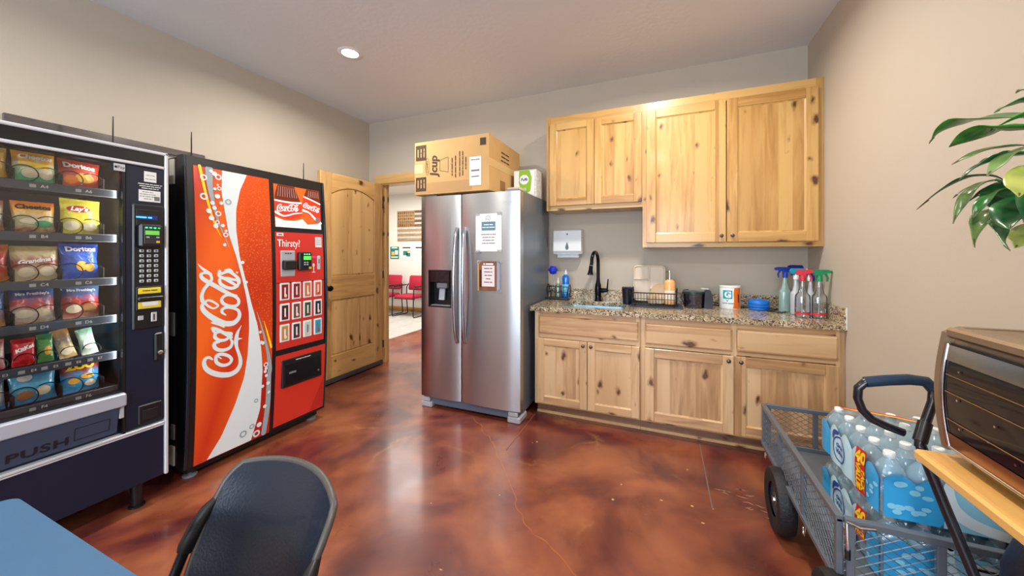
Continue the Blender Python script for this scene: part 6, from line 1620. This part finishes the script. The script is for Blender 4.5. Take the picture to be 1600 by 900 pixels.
for s_ in (-1, 1):
    x = s_*.212
    MB().tube([(x*.98, lean(.705)+.004, .705), (x*1.01, lean(.68)-.004, .68), (x*1.035, lean(.65)-.010, .65), (x*1.05, lean(.61)-.016, .61), (x*1.055, lean(.60)-.018, .598)], [.008,.016,.020,.020,.016], 10).build('back_sleeve', M['black'], CH, smooth=60)
    MB().tube([(x*1.05, -.095, .605), (x*1.07, -.115, .55), (x*1.08, -.17, .45), (x*1.09, -.25, .415), (x*1.10, -.44, .405), (x*1.10, -.47, .37), (x*1.12, -.50, .012)], .0125, 10).build('leg', frame, CH, smooth=60)
    MB().tube([(x*1.08, -.19, .434), (x*1.09, -.06, .25), (x*1.12, .05, .012)], .0125, 10).build('leg', frame, CH, smooth=60)
    for y in (-.50, .05): MB().lathe([(.016,0),(.016,.02),(.013,.03)], 10, (x*1.12, y, 0)).build('glide', M['black'], CH)
g = MB().grid(lambda u, v: ((u-.5)*.44*(1-.12*(v)), -.51+.42*(1-v)+.0*v, .448-.03*(1-v)*v*1.2+.018*abs(2*u-1)**3-.03*max(0, v-.8)*5*.5), 14, 14)
st = g.build('seat', cb_, CH, smooth=60)
sm = st.modifiers.new('thickness', 'SOLIDIFY'); sm.thickness = .012; sm.offset = -1

# ================================================================ waiting chairs, flag and posters in the hall
redf = mat('red_upholstery', L(178,30,58), .8, bump=(220,.3))
def waiting_chair(label, x):
    t = thing('waiting_chair', label, 'chair', (x, HY-.10, 0), 0, 'red waiting chairs in the hallway')
    def cushion(w, d, h, b): return MB().box(-w/2, w/2, -d/2, d/2, -h/2, h/2, b=b)
    s = cushion(.50, .46, .075, .028).xf(Matrix.Translation((0, -.37, .43))).build('seat', redf, t, smooth=50)
    bk = cushion(.48, .06, .33, .028).xf(Matrix.Translation((0, -.09, .70)) @ Matrix.Rotation(radians(-10), 4, 'X')).build('backrest', redf, t, smooth=50)
    for s_ in (-1, 1):
        X = s_*.275
        MB().tube([(X*.9, -.10, .68), (X, -.13, .60), (X, -.14, .40), (X, -.10, .03), (X, -.13, .013), (X, -.58, .013), (X, -.61, .04), (X, -.60, .40), (X, -.585, .61), (X, -.55, .645), (X, -.20, .655), (X, -.13, .66)], .0125, 8).build('side_frame', M['black'], t, smooth=60)
        MB().box(X-.022, X+.022, -.56, -.24, .648, .672, b=.008).build('armrest', M['black'], t)
    for y in (-.20, -.55): MB().tube([(-.275, y, .39), (.275, y, .39)], .010, 6).build('cross_tube', M['black'], t)
    return t
waiting_chair('red upholstered waiting chair on black sled frame, left of the two by the hall wall', -5.745)
waiting_chair('red upholstered waiting chair half hidden by the refrigerator', -5.055)
FG = thing('wood_flag', 'rustic wooden slat flag hanging on the hallway wall', 'wall art', (-5.775, HY-.001, 1.655), 0)
slat_d = wood('flag_brown', L(150,116,84), L(120,88,60), L(70,46,30), axis='x', knots=.2); slat_l = mat('flag_grey', L(196,196,192), .8, var=(20,.1)); slat_t = wood('flag_tan', L(196,164,124), L(170,136,98), L(110,80,54), axis='x', knots=.2)
FW, FH = 1.28, .70
for k in range(13):
    z = FH-(k+1)*FH/13
    x0_ = .50 if k < 7 else 0
    bx(x0_, FW, -.022, 0, z+.001, z+FH/13-.001, b=.002).build('slat', [slat_d, slat_l][k % 2] if k < 7 else [slat_t, slat_l][k % 2], FG)
bx(0, .497, -.024, 0, FH-7*FH/13, FH, b=.002).build('canton', slat_t, FG)
for i in range(5):
    for j in range(8):
        cx_, cz_ = .04+j*.06, FH-.045-i*.072
        MB().prism([(cx_-.024, cz_), (cx_, cz_-.03), (cx_+.024, cz_), (cx_, cz_+.03)], 'y', -.027, -.0235).build('diamond', slat_d, FG)
def poster(label, x0, x1, z0, z1, base, blocks, title):
    t = thing('poster', label, 'poster', ((x0+x1)/2, HY-.001, (z0+z1)/2), 0, 'posters on the hallway wall')
    w_, h_ = (x1-x0)/2, (z1-z0)/2
    bx(-w_, w_, -.004, 0, -h_, h_).build('sheet', base, t)
    for a, b_, c_, d_, m_ in blocks: bx(-w_+a*2*w_, -w_+b_*2*w_, -.005, -.004, -h_+c_*2*h_, -h_+d_*2*h_).build('print_block', m_, t)
    gtx(title, .055, front(0, -.006, h_*.82), M['ink'] if base is M['paper'] else M['lettwhite'], t)
te = mat('poster_teal', L(40,130,120), .7); yl = mat('poster_yellow', L(236,196,90), .7)
poster('teal poster, leftmost of the three under the wooden flag', -6.00, -5.74, 1.23, 1.52, te, [(.1,.9,.1,.2,M['paper']),(.15,.5,.3,.6,yl),(.55,.9,.35,.7,M['paper'])], 'xxxxxx')
poster('white poster with teal and yellow shapes, middle one under the flag', -5.68, -5.36, 1.23, 1.52, M['paper'], [(.2,.6,.3,.65,te),(.5,.85,.2,.5,te),(.6,.85,.55,.72,yl)], 'xxxxxxxx')
poster('plain white text poster under the flag next to the refrigerator edge', -5.31, -4.98, 1.23, 1.52, M['paper'], [(.12,.88,.5+.0,.515,M['greyink']),(.12,.88,.6,.615,M['greyink']),(.12,.88,.4,.415,M['greyink']),(.12,.7,.3,.315,M['greyink'])], 'xxxxxxxx')
flush_texts()
